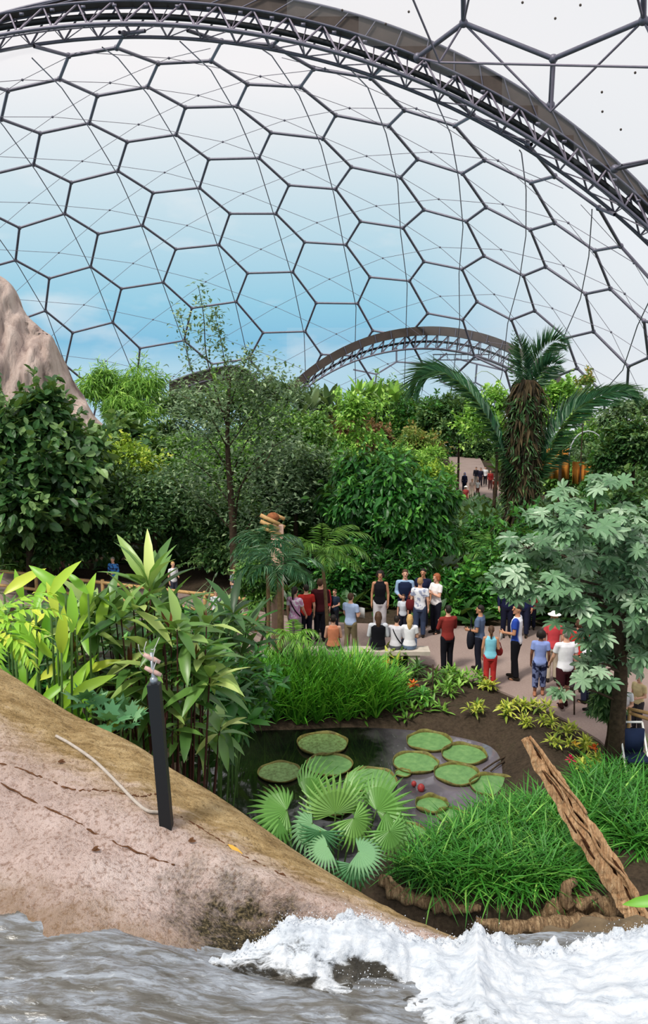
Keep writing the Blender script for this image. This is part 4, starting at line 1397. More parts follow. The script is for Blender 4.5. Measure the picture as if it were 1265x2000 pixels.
drift('dark driftwood root lying lowest by the water', [(930, 1800, 10.2), (1000, 1812, 10.1), (1080, 1806, 10.1), (1150, 1800, 10.1), (1215, 1802, 10.2)], (.05, .1, .12, .1, .06))


def build_plank():
    ctr = [(1028, 1440, 10.9), (1056, 1490, 10.75), (1093, 1545, 10.6), (1125, 1600, 10.45), (1160, 1652, 10.3), (1195, 1706, 10.2), (1228, 1762, 10.1), (1252, 1806, 10.0)]
    wid = [20, 33, 41, 47, 50, 50, 47, 44]
    S = spline([at(*c) for c in ctr], 60)
    wd = np.interp(np.linspace(0, 1, 60), np.linspace(0, 1, 8), wid)
    root = thing('leaning_plank', 'long split weathered timber leaning over the grass at the right', 'timber', tuple(S[-1]))
    tg = norm(np.gradient(S, axis=0)); sd = norm(np.cross(tg, norm(S - np.array([0, 0, CAMZ])))); nr = np.cross(sd, tg)

    def strip(a0, a1, th, name, mat, i0=0, i1=60, lift=0.0, jag=.012):
        mb = MB(); V = []
        n = i1 - i0
        for i in range(i0, i1):
            w_ = wd[i] * mpp(S[i]) * .5
            ja, jb = jag * math.sin(i * .9 + a0 * 9) + rng.normal() * jag * .4, jag * math.sin(i * .7 + a1 * 5) + rng.normal() * jag * .4
            a = S[i] + sd[i] * (a0 * w_ + ja); b = S[i] + sd[i] * (a1 * w_ + jb)
            u = nr[i] * (th + .012 * math.sin(i * .5)); m_ = (a + b) / 2
            L_ = nr[i] * lift
            V += [a + L_, a - u * .55 + L_, m_ - u + rng.normal() * .006 * nr[i] + L_, b - u * .55 + L_, b + L_, m_ + nr[i] * .1 + L_]
        q = []
        for i in range(n - 1):
            for j in range(6):
                k = (j + 1) % 6
                q.append((i * 6 + j, i * 6 + k, (i + 1) * 6 + k, (i + 1) * 6 + j))
        t = []
        for base in (0, (n - 1) * 6):
            t += [(base, base + 1, base + 2), (base, base + 2, base + 3), (base, base + 3, base + 4), (base, base + 4, base + 5)]
        mb.add(np.array(V), q, t); mb.build(name, mat, root, smooth=False)
    strip(-1.0, .22, .07, 'timber_half', M_plank)
    strip(.30, 1.0, .06, 'timber_half', M_plank, 5, 60)
    strip(.05, .45, .0, 'split_core', M_groove, 4, 58, .05)
    # strands peeling along the split
    for (a, b, i0, i1, amp, r_) in ((.55, .85, 0, 26, .18, .022), (.25, .5, 22, 50, .25, .02), (.75, .95, 1, 18, .1, .016), (-.1, .3, 10, 34, .2, .015)):
        idx = np.arange(i0, i1)
        off = np.interp(idx, [i0, i1], [a, b]) + amp * np.sin((idx - i0) * .35)
        Q = np.array([S[i] + sd[i] * o_ * wd[i] * mpp(S[i]) * .5 - nr[i] * .085 for i, o_ in zip(idx, off)])
        mb = MB(); tube(mb, Q, r_, 6); mb.build('strand', M_plank, root)
    for k in range(9):
        i0 = int(rng.integers(8, 48)); n_ = int(rng.integers(4, 9)); a = rng.uniform(-.75, .75)
        Q = np.array([S[i] + sd[i] * a * wd[i] * mpp(S[i]) * .5 - nr[i] * .072 for i in range(i0, i0 + n_)])
        mb = MB(); tube(mb, Q, np.linspace(.004, .02, n_) * np.sin(np.linspace(.3, 2.8, n_)) + .004, 5); mb.build('split_hole', M_groove, root)


build_plank()

# ------------------------------------------------------------------ left cliff
def build_cliff():
    out = spline([at(x, y, 35) for i, (x, y) in enumerate(((-260, 520), (-120, 500), (-40, 520), (10, 546), (32, 575), (48, 610), (80, 640), (104, 660), (122, 700), (138, 740), (160, 775), (185, 812), (215, 850), (240, 900)))], 90)
    V = []
    ny = 46
    for j in range(ny):
        s = j / (ny - 1)
        for i, p in enumerate(out):
            # section: the outline is the skyline; front face bulges to the viewer, back falls away
            a = -1 + 2 * s
            base = np.array([p[0] - 5.5 * (1 - abs(a)) ** .0 * 0, 27, -1])
            y = 35 - a * 3.2
            hgt = (p[2] + 1) * math.sqrt(max(0, 1 - a * a * .98))
            V.append((p[0] - abs(a) * .9, y, -1 + hgt))
    V = np.array(V)
    n = fbm(V * np.array([1, 1, .35]), .8, 5, 7.0); n2 = fbm(V * np.array([2.2, 1, .25]), 1.1, 4, 2.0)
    mask = np.repeat(np.sin(np.linspace(0, math.pi, ny)) < .999, 90)
    V[:, 1] -= (n * .5 + n2 * .35)
    V[:, 0] += n2 * .12
    nx = 90
    i, j = np.meshgrid(np.arange(nx - 1), np.arange(ny - 1))
    a = (j * nx + i).ravel()
    q = np.stack([a, a + 1, a + nx + 1, a + nx], 1)
    t = NT('cliff_stone')
    tc = t.n('ShaderNodeTexCoord')
    mp = t.n('ShaderNodeMapping'); mp.inputs['Scale'].default_value = (1.6, 1.6, .3); t.l(tc.outputs['Object'], mp.inputs[0])
    nA = t.noise(.9, 6, .65, mp.outputs[0], .4); nB = t.noise(5, 5, .7, tc.outputs['Object'])
    c = t.ramp(nA, [(.3, srgb(130, 112, 108)), (.5, srgb(184, 164, 154)), (.7, srgb(206, 188, 178))])
    c = t.mix(t.ramp(nB, [(.28, (.6, .6, .6, 1)), (.42, (0, 0, 0, 1))]), c, srgb(150, 120, 100))
    m = t.done(t.bsdf(c, .9, .2, nA, .6, .3))
    mb = MB(); mb.add(V, q)
    o = mb.build('rock_cliff', m, None, loc=(-17, 35, -1)); tag(o, 'tall pinkish grey rock cliff at the far left behind the trees', 'rock')


build_cliff()
# ------------------------------------------------------------------ planting
def rosette(mb, c, n, L, W, tmpl, e0, e1, tint0=.5, tj=.15, lj=.2, az0=None, az1=None):
    c = np.asarray(c, float)
    az = (np.arange(n) * 2.39996 + rng.uniform(0, 6.28)) if az0 is None else rng.uniform(R(az0), R(az1), n)
    az = az + rng.normal(size=n) * .2
    e = np.radians(np.linspace(e0, e1, n) + rng.normal(size=n) * 7)
    d = np.stack([np.cos(az) * np.cos(e), np.sin(az) * np.cos(e), np.sin(e)], 1)
    N = np.array([0, 0, 1.0]) - d * d[:, 2:3] + rng.normal(size=(n, 3)) * .15
    scatter(mb, tmpl, np.repeat(c[None], n, 0) + d * .03, d, N, L * rng.uniform(1 - lj, 1 + lj, n), W, np.clip(tint0 + rng.normal(size=n) * tj, 0, 1))
    return mb


_tree = tree
def tree(name, label, cat, x, top, bot, hw, Y, leaf='mid', L=.25, W=.5, ncl=18, lpc=170, *a, **k):
    return _tree(name, label, cat, x, top, bot + (18 if Y > 30 else 6), hw * 1.12, Y, leaf, L * 1.05, W, int(ncl * 1.35), int(lpc * 1.2), *a, **k)


# far hillside, nearest last ------------------------------------------------
BG = 'trees and shrubs on the far slope'
tree('feathery_bamboo', 'feathery light green bamboo clump beside the rock cliff, rising above the trees', 'bamboo', 243, 712, 862, 84, 50, 'light', .55, .13, 26, 190, T_narrow, .05, .75, .34, .3, stems=5, bark=M_stem)
tree('shrub', 'grey-green small-leaved tree top in front of the dark arch foot', 'tree', 372, 752, 890, 78, 56, 'grey', .3, .5, 16, 210, group=None)
tree('tree', 'slim dark tree with a pointed top at the left end of the far arch', 'tree', 541, 722, 840, 36, 58, 'grey', .3, .5, 12, 150)
tree('tree', 'mid-green tree between the pointed tree and the bamboo clump, below the dark arch foot', 'tree', 470, 742, 880, 80, 62, 'mid', .35, .5, 16, 200)
tree('shrub', 'grey-leaved tropical shrub right under the left foot of the far arch', 'shrub', 612, 762, 850, 55, 64, 'grey', .5, .3, 12, 150, T_rhomb)
tree('tree', 'leafy tree below the middle of the far arch', 'tree', 745, 752, 860, 90, 70, 'mid', .45, .5, 18, 200)
tree('shrub', 'dark shrub right of the banana leaves under the far arch', 'shrub', 826, 772, 870, 62, 66, 'deep', .4, .5, 14, 180)
tree('tree', 'bushy green tree behind the left palm frond', 'tree', 895, 775, 868, 66, 64, 'dark', .4, .5, 16, 200)
tree('tree', 'yellow-green tree directly left of the palm crown', 'tree', 966, 752, 890, 58, 48, 'light', .32, .5, 14, 190)
tree('tree', 'light green leafy tree right of the palm trunk', 'tree', 1098, 742, 856, 52, 46, 'light', .32, .55, 13, 170)
tree('tree', 'sparse reddish-leaved treetop standing against the white sky at right', 'tree', 1142, 722, 790, 26, 44, 'rust', .22, .6, 7, 26, trunk=.05, hollow=.2)
tree('tree', 'tall dark evergreen at the right edge above the silver-leaved shrub', 'tree', 1238, 800, 985, 66, 34, 'dark', .26, .5, 20, 260)
tree('tree', 'pale-leaved airy tree at the right edge just above the dark evergreen', 'tree', 1222, 770, 850, 46, 40, 'grey', .26, .5, 10, 120)
tree('tree', 'dark round tree behind the right palm frond', 'tree', 1185, 880, 985, 34, 40, 'deep', .3, .5, 14, 200)
tree('hedge_shrub', 'clipped bright green mound in the middle of the far slope', 'shrub', 598, 822, 885, 46, 52, 'light', .2, .5, 14, 230, rcl=.4)
tree('shrub', 'reddish-leaved shrub above the clipped green mound', 'shrub', 676, 800, 858, 36, 58, 'red', .35, .45, 10, 110)
tree('shrub', 'dark purple-brown leaved shrub in the middle of the slope', 'shrub', 728, 828, 890, 46, 56, 'red', .3, .45, 12, 120)
tree('shrub', 'orange and green mound shrub left of the distant path', 'shrub', 815, 838, 905, 50, 50, 'rust', .2, .5, 14, 210, rcl=.4)
tree('shrub', 'green bushes right behind the orange mound, above the distant path', 'shrub', 880, 838, 897, 48, 104, 'deep', .5, .5, 12, 170)
tree('shrub', 'dark shrub at the head of the distant path beneath the left palm frond', 'shrub', 950, 850, 898, 50, 102, 'dark', .5, .5, 12, 170)
tree('shrub', 'mid-green shrub filling the slope left of the thin light tree', 'shrub', 640, 865, 960, 78, 46, 'mid', .25, .5, 18, 240)
tree('shrub', 'light green bushes right of the thin light tree', 'shrub', 800, 872, 950, 78, 46, 'light', .22, .5, 18, 230)
tree('slim_tree', 'thin light green tree with a bare slender trunk in the middle of the slope', 'tree', 706, 768, 900, 54, 42, 'light', .28, .45, 13, 90, trunk=.06, droop=.5)
tree('shrub', 'yellow-green bush along the left side of the distant path', 'shrub', 832, 905, 985, 38, 36, 'yellow', .17, .5, 14, 220, bias=-.15)
tree('shrub', 'low dark green bush in front of the distant crowd', 'shrub', 952, 1008, 1100, 56, 33, 'deep', .24, .5, 16, 220)
# low shrubs filling the slope: one kind built per colour, then copied
def fillers():
    protos = []
    for j, m in enumerate(('mid', 'dark', 'deep', 'light', 'grey', 'mid')):
        o = thing('low_shrub', 'low leafy shrub among many filling the far slope under the dome', 'shrub', (0, 0, 0), 'low shrubs on the far slope')
        mb = MB(); cc = crown(mb, (0, 0, 1.3), (2.3, 2.0, 1.7), 20, 210, .26, .5, T_rhomb, .25, .42, .5, -.05)
        mb.build('foliage', LM[m], o, smooth=False)
        tb = MB()
        for q in cc[:7]: tube(tb, spline([(0, 0, -.1), q * np.array([.4, .4, .5]), q], 5), np.linspace(.07, .02, 5), 5)
        tb.build('trunk', M_bark, o); protos.append(o)
    spots = []
    for Y, x0, x1, n in ((36, 150, 740, 8), (40, 180, 760, 8), (46, 60, 770, 9), (54, 120, 790, 9), (64, 100, 800, 9), (76, 120, 820, 9), (92, 100, 850, 9), (37, 1190, 1330, 2), (44, 1200, 1320, 2), (60, 1060, 1320, 4), (72, 1050, 1320, 4), (79, 1040, 1190, 4)):
        for k in range(n): spots.append((x0 + (x1 - x0) * (k + rng.uniform(.1, .9)) / n, Y + rng.uniform(-2, 2), Y))
    for i, (px, Y, y0) in enumerate(spots):
        src = protos[i % 6]
        if i < 6: o = src
        else:
            o = src.copy(); COL.objects.link(o)
            for ch in src.children:
                c = ch.copy(); c.parent = o; COL.objects.link(c)
        X = (px - 632.5) / FPX * Y * 1.01
        o.location = (X, Y, float(terrain(X, Y))); s_ = rng.uniform(.75, 1.1) * (1 + (Y - 36) / 70)
        o.scale = (s_, s_, s_ * rng.uniform(.8, 1.15)); o.rotation_euler = (0, 0, rng.uniform(0, 6.28))


fillers()
# left middle
tree('broadleaf_tree', 'large dark broad-leaved tree in front of the cliff at the left edge', 'tree', 60, 772, 1120, 140, 27, 'dark', .36, .6, 50, 170, T_oval, .16, .45, .3, .55)
tree('broadleaf_tree', 'dark big-leaved small tree at the right foot of the cliff', 'tree', 228, 812, 950, 62, 33, 'dark', .5, .6, 14, 90, T_oval, .1, .45)
tree('shrub', 'bright yellow-green shrub in the left middle of the jungle', 'shrub', 228, 862, 985, 78, 31, 'yellow', .2, .5, 18, 230)
tree('shrub', 'fresh green shrub right of the bright yellow-green one', 'shrub', 352, 848, 975, 92, 34, 'mid', .22, .5, 20, 240)
tree('shrub', 'large dark small-leaved bush filling the left middle above the bamboo rail', 'shrub', 300, 920, 1110, 135, 29, 'dark', .19, .5, 30, 330)
tree('shrub', 'dark bush at the left edge behind the bamboo rail', 'shrub', 45, 1020, 1125, 90, 29, 'mid', .22, .5, 18, 220, bias=-.2)
tree('shrub', 'dark mixed bush below the trunk of the tall sparse tree', 'shrub', 452, 980, 1150, 100, 28.5, 'dark', .17, .5, 24, 300)
tree('bushy_tree', 'grey-green bushy tree between the tall sparse tree and the dense dark tree', 'tree', 578, 868, 1085, 82, 30, 'grey', .2, .5, 26, 290)
tree('bushy_tree', 'mid-green bush above the small palms, left of the dense dark tree', 'shrub', 640, 935, 1110, 62, 31, 'mid', .2, .5, 18, 240)
tree('dense_tree', 'dense dark green tree in the very centre behind the standing group', 'tree', 760, 892, 1135, 122, 27.5, 'deep', .3, .42, 40, 250, T_lance, .15, .55, .3)
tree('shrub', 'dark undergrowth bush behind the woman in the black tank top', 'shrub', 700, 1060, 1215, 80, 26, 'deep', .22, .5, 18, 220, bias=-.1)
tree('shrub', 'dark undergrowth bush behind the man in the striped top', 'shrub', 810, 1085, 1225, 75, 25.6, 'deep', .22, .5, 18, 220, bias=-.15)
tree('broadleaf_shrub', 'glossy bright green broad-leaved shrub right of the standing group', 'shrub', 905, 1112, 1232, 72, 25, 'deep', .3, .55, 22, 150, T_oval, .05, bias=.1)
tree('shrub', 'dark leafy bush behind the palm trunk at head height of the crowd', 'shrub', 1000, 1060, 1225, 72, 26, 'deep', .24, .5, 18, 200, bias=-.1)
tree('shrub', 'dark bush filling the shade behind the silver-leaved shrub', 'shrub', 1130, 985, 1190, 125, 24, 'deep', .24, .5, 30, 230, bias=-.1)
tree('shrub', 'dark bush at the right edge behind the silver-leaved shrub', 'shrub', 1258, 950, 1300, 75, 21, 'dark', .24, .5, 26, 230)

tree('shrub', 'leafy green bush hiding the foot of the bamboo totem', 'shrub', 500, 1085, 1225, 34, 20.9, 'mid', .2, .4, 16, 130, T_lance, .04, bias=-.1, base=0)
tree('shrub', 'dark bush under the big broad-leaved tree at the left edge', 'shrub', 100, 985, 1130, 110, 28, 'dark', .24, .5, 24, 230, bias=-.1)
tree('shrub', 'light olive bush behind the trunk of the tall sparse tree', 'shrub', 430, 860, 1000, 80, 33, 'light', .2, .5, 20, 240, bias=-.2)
tree('shrub', 'olive green bush left of the dense dark tree on the slope', 'shrub', 560, 800, 905, 80, 44, 'mid', .24, .5, 20, 220)
# the tall sparse tree with its thin leader
def sparse_tree():
    Y = 26.0
    base = at(458, 1150, Y); base[2] = -.05
    root = thing('sparse_tree', 'tall sparse small-leaved tree with a dark trunk and a thin leader into the sky', 'tree', tuple(base))
    tr = [base, at(456, 1060, Y), at(450, 960, Y), at(444, 870, Y), at(446, 800, Y), at(450, 735, Y)]
    S = spline(tr, 30)
    tb, lf = MB(), MB()
    tube(tb, S, np.linspace(.15, .025, 30), 8)
    tips = [((0, 0), (395, 562), .02)]
    br = [(20, [(420, 760), (402, 690), (398, 620), (388, 562)], .03), (22, [(405, 770), (372, 720), (362, 660), (352, 610)], .022), (23, [(470, 730), (488, 690)], .02),
          (24, [(500, 760), (540, 735)], .02), (25, [(440, 715), (428, 650), (418, 610)], .018), (14, [(400, 850), (340, 810)], .03), (13, [(490, 850), (560, 790)], .035), (10, [(500, 900), (570, 850)], .03),
          (10, [(400, 920), (330, 880)], .03), (17, [(500, 800), (545, 760)], .025), (17, [(400, 800), (350, 770)], .025), (6, [(470, 950), (520, 900), (535, 860)], .04), (7, [(400, 980), (345, 945)], .03), (5, [(500, 1010), (565, 980)], .03), (20, [(480, 770), (470, 735)], .02)]
    for (i, pts, r_) in br:
        P = [S[i]] + [at(x, y, Y + rng.normal() * .7) for x, y in pts]
        Q = spline(P, 14); tube(tb, Q, np.linspace(r_, r_ * .3, 14), 5)
        thin = pts[-1][1] < 700
        for q in Q[3:]:
            m_ = 22 if thin else 44
            sd = .16 if thin else .42
            P2 = q + rng.normal(size=(m_, 3)) * sd
            u = rand_unit(m_)
            scatter(lf, T_rhomb, P2, u * np.array([1, 1, .5]), u * .5 + np.array([0, -.2, .8]), rng.uniform(.12, .23, m_), .5, np.clip(.45 + rng.normal(size=m_) * .25, 0, 1))
    lf.build('foliage', LM['grey'], root, smooth=False)
    tb.build('trunk', M_bark, root)


sparse_tree()

# banana clump under the far arch, and other large upright leaves
def big_leaf_clump(name, label, cat, Y, heads, L, W, mat, n, e0=85, e1=35, tmpl=T_oval, base=None, stem=.04):
    P = [at(x, y, Y + rng.normal() * .3) for x, y in heads]
    c = np.mean(P, 0); bz = float(terrain(c[0], Y)) if base is None else base
    root = thing(name, label, cat, (c[0], Y, bz))
    lf, st = MB(), MB()
    for p in P:
        rosette(lf, p, n, L, W, tmpl, e0, e1, .5, .2)
        tube(st, spline([np.array([p[0] + (c[0] - p[0]) * .5, Y, bz - .05]), (p + c) / 2 * np.array([1, 1, 0]) + np.array([0, 0, (bz + p[2]) / 2]), p], 7), np.linspace(stem * 1.6, stem, 7), 6)
    lf.build('foliage', LM[mat], root); st.build('stem', M_stem, root)
    return root


big_leaf_clump('banana_plant', 'banana clump with upright paddle leaves below the middle of the far arch', 'banana plant', 60, ((702, 772), (722, 775), (690, 790), (742, 780), (772, 785), (660, 795)), 1.45, .3, 'light', 8)
big_leaf_clump('banana_plant', 'dark-leaved banana clump left of the far arch centre', 'banana plant', 58, ((610, 800), (640, 795), (655, 815), (590, 815)), 1.6, .3, 'grey', 8)

# ------------------------------------------------------------------ the big palm
def big_palm():
    Y = 29.0
    base = at(1018, 1120, Y); base[2] = -.05
    root = thing('palm_tree', 'big palm with shaggy dark trunk and arching fronds at right of centre', 'palm tree', tuple(base))
    tp = spline([base, at(1018, 1030, Y), at(1018, 940, Y), at(1022, 860, Y), at(1026, 790, Y), at(1030, 742, Y)], 40)
    k = mpp(at(1020, 900, Y))
    rad = np.interp(np.linspace(0, 1, 40), [0, .3, .5, .75, .9, 1], np.array([25, 25, 27, 25, 24, 16]) * k)
    mb = MB(); tube(mb, tp, rad, 14); mb.build('trunk', M_bark, root)
    # old leaf bases and fibres hanging from the trunk
    fb = MB(); n = 1500
    i = rng.integers(6, 40, n); a = rng.uniform(0, 6.28, n)
    out = np.stack([np.cos(a), np.sin(a), np.zeros(n)], 1)
    P = tp[i] + out * rad[i][:, None] * .95 + rng.normal(size=(n, 3)) * .05
    scatter(fb, T_narrow, P, out * .55 + np.array([0, 0, -1]) + rng.normal(size=(n, 3)) * .2, out, rng.uniform(.35, .8, n), .16, rng.uniform(0, 1, n))
    fb.build('old_leaf_base', leaf_mat('palm_fibre', srgb(26, 24, 18), srgb(78, 66, 46), rough=.8, spec=.15, trans=.05), root, smooth=False)
    gb = MB(); n = 2200
    i = rng.integers(10, 34, n); a = rng.uniform(0, 6.28, n)
    out = np.stack([np.cos(a), np.sin(a), np.zeros(n)], 1)
    P = tp[i] + out * rad[i][:, None] * 1.1 + rng.normal(size=(n, 3)) * .1
    scatter(gb, T_narrow, P, out * .9 + np.array([0, 0, -.5]) + rng.normal(size=(n, 3)) * .4, out + np.array([0, 0, .5]), rng.uniform(.18, .42, n), .16, rng.uniform(0, .8, n))
    gb.build('epiphyte_fern', LM['dark'], root, smooth=False)
    F = [([(1010, 930), (985, 890), (962, 840), (930, 785), (892, 745), (852, 726), (820, 742), (806, 772)], 120, 1.5),
         ([(1048, 930), (1068, 885), (1092, 838), (1130, 796), (1175, 772), (1218, 764), (1246, 780)], 110, 1.35),
         ([(1030, 760), (1040, 720), (1056, 690), (1080, 668), (1104, 672)], 46, .8),
         ([(1026, 760), (1022, 720), (1018, 690), (1012, 655)], 34, .62),
         ([(1034, 765), (1052, 735), (1072, 715), (1094, 712)], 34, .75),
         ([(1020, 770), (1004, 735), (1003, 690), (1002, 640)], 10, .35),
         ([(1040, 950), (1056, 915), (1085, 890), (1110, 885)], 36, .7)]
    for j, (pts, n_, ll) in enumerate(F):
        fb, rb = MB(), MB()
        yy = np.linspace(Y, Y - (1.5 if j in (0, 1) else .6), len(pts))
        P3 = [at(x, y, y_) for (x, y), y_ in zip(pts, yy)]
        up = (0, -.35, 1) if j in (0, 1) else (0, -1, .25)
        frond_path(fb, P3, n_ * 2, ll, .05 * (1.4 if j < 2 else 1.2), .38, .7, .35 if j < 2 else .25, rb, .05 if j < 2 else .035, up, tj=.2, vee=.25)
        o = fb.build('frond', LM['palm'], root, smooth=False)
        r_ = rb.build('frond_midrib', plain('palm_midrib', srgb(150, 170, 130), .5, .4) if j == 0 else bpy.data.materials['palm_midrib'], None)
        r_.parent = o


big_palm()

# ------------------------------------------------------------------ small palms by the crowd
def small_palm(label, trunk_px, Y, crown_px, fronds, tr=.07, mat='palm', bark=M_barkpale, ll=.42, lw=.03):
    b = at(*trunk_px, Y); b[2] = tz(b[0], Y) - .03
    c = at(*crown_px, Y)
    root = thing('small_palm', label, 'palm tree', tuple(b))
    mb = MB(); S = spline([b, (b + c) / 2 + np.array([.04, 0, 0]), c], 14)
    tube(mb, S, np.linspace(tr * 1.15, tr * .8, 14) * (1 + .06 * np.sin(np.arange(14) * 2.6)), 9); mb.build('trunk', bark, root)
    for (az, el, ln, dr) in fronds:
        fb, rb = MB(), MB()
        frond_path(fb, arch_pts(c, az, el, ln, dr), 34, ll, lw, .45, .5, .5, rb, .014, tj=.2)
        o = fb.build('frond', LM[mat], root, smooth=False); r_ = rb.build('frond_midrib', M_stem, None); r_.parent = o


small_palm('small palm with brown trunk and blue-green fan of fronds left of the crowd', (541, 1240), 18.2, (545, 1120),
           [(-90, 40, 1.1, 110), (-60, 55, 1.2, 120), (-130, 50, 1.2, 120), (0, 60, 1.3, 130), (180, 62, 1.4, 120), (60, 70, 1.2, 120), (130, 72, 1.3, 110), (-30, 35, 1.1, 110), (-160, 70, 1.5, 110), (200, 40, 1.3, 100)])
small_palm('feathery palm with fronds arching above the man in dark maroon', (640, 1200), 21.0, (628, 1085),
           [(0, 65, 1.7, 110), (-20, 45, 1.6, 110), (180, 60, 1.6, 120), (-60, 55, 1.3, 120), (90, 70, 1.5, 100), (-120, 60, 1.4, 120), (20, 80, 1.5, 110), (150, 45, 1.5, 110), (-40, 25, 1.4, 80), (-80, 30, 1.1, 90)], .05, 'mid')
small_palm('young palm with drooping blue-green fronds below the bamboo totem', (520, 1160), 20.0, (520, 1070),
           [(-60, 30, 1.1, 90), (-120, 25, 1.1, 90), (20, 40, 1.2, 110), (180, 55, 1.2, 120), (-150, 45, 1.1, 120), (-90, 40, .9, 120), (0, 60, 1.1, 120), (90, 70, 1.2, 120), (-40, 50, 1.1, 130), (140, 60, 1.2, 120)], .05, 'palm')
small_palm('pale arching palm frond clump left of the big palm trunk', (955, 1110), 26.5, (968, 1098),
           [(140, 78, 1.5, 80), (165, 65, 1.7, 95), (100, 80, 1.2, 60), (190, 50, 1.3, 100), (60, 75, 1.1, 80)], .05, 'fan')
small_palm('light green pinnate palm in front of the seated people, above the strap leaves', (578, 1345), 17.7, (572, 1250),
           [(-80, 45, 1.0, 125), (-60, 55, 1.05, 125), (-110, 60, 1.0, 130), (-20, 65, .8, 120), (200, 65, .8, 120), (90, 70, .8, 110)], .045, 'light', M_stem, .26, .034)

# grassy drooping plants along the rail and behind the small palms
def grass_tuft(name, label, cat, spots, L, W, mat, n=26, e0=80, e1=20, tmpl=T_strapbend, group=None, tint0=.5, Y=None):
    P = [(tgnd(x, y) if Y is None else at(x, y, Y)) for x, y in spots]
    root = thing(name, label, cat, tuple(P[0]), group)
    mb = MB()
    for p in P: rosette(mb, p, n, L, W, tmpl, e0, e1, tint0, .18)
    mb.build('leaf_tuft', LM[mat], root, smooth=False)
    return root


grass_tuft('arching_grass', 'grey-green arching grass by the rail left of the young palm', 'grass plant', ((372, 1238), (400, 1232), (432, 1236), (462, 1230), (350, 1232)), 1.25, .045, 'grey', 34)
# ------------------------------------------------------------------ near left: ginger, ferns, cordyline
def ginger(label, heads, Y, L, n, base_px):
    b = at(*base_px, Y); b[2] = tz(b[0], Y)
    root = thing('ginger_plant', label, 'plant', tuple(b))
    lf, st = MB(), MB()
    for (x, y, lean) in heads:
        top = at(x, y, Y + rng.normal() * .15)
        foot = np.array([b[0] + (top[0] - b[0]) * .35, b[1] + rng.normal() * .1, b[2] - .05])
        S = spline([foot, (foot + top) / 2, top], 10); tube(st, S, np.linspace(.02, .012, 10), 6)
        for k in range(n):
            p = S[9 - min(5, k)]
            az = rng.uniform(0, 6.28); e = R(rng.uniform(30, 82) if k < n // 2 else rng.uniform(5, 50))
            d = np.array([math.cos(az) * math.cos(e) + lean * .3, math.sin(az) * math.cos(e) * .6, math.sin(e)])
            Nn = np.array([rng.normal() * .3, -.8, .6])
            scatter(lf, T_lance, [p], [d], [Nn - norm(d) * (Nn @ norm(d))], L * rng.uniform(.7, 1.1), .28, np.clip(.5 + rng.normal() * .25, 0, 1))
    lf.build('foliage', LM['ginger'], root); st.build('stem', M_stem, root)


ginger('tall yellow-green ginger with upright paddle leaves at the left edge', [(8, 1160, 0), (45, 1172, .1), (20, 1220, -.2), (70, 1190, .2), (-20, 1180, .1), (50, 1240, .1)], 9.3, .5, 8, (20, 1400))
ginger('ginger clump with broad yellowing upright leaves below the bamboo rail', [(98, 1165, -.1), (128, 1158, .1), (110, 1205, 0), (70, 1215, -.3), (142, 1195, .2), (90, 1250, .1), (150, 1240, .1)], 9.0, .5, 8, (100, 1400))
ginger('ginger stem with one torn hanging yellow leaf left of the man in blue', [(172, 1160, .1), (160, 1205, .4), (190, 1230, .3)], 9.2, .5, 6, (165, 1400))
ginger('green ginger leaves spreading over the dark hollow beside the rock crest', [(70, 1265, .6), (120, 1275, .9), (30, 1290, .3), (140, 1235, .8)], 8.6, .5, 7, (60, 1420))

def fern(label, Y, c_px, fronds, ll, mat='yellow'):
    c = at(*c_px, Y); b = np.array([c[0], Y, tz(c[0], Y)])
    root = thing('fern', label, 'fern', tuple(b))
    mb = MB(); tube(mb, [b, c], [.06, .05], 7); mb.build('stem', M_stem, root)
    for (az, el, ln, dr) in fronds:
        fb, rb = MB(), MB()
        frond_path(fb, arch_pts(c, az, el, ln, dr), 18, ll, .055, .6, .35, .25, rb, .012, tj=.15)
        o = fb.build('frond', LM[mat], root, smooth=False); r_ = rb.build('frond_midrib', M_stem, None); r_.parent = o


fern('yellow-green fern with broad drooping fronds at the left edge above the rock crest', 7.9, (-30, 1225), [(5, 35, .95, 75), (-15, 25, .9, 85), (-35, 15, .9, 80), (20, 50, .8, 70), (-60, 20, .85, 90), (-25, -5, .8, 60)], .19, 'ginger')


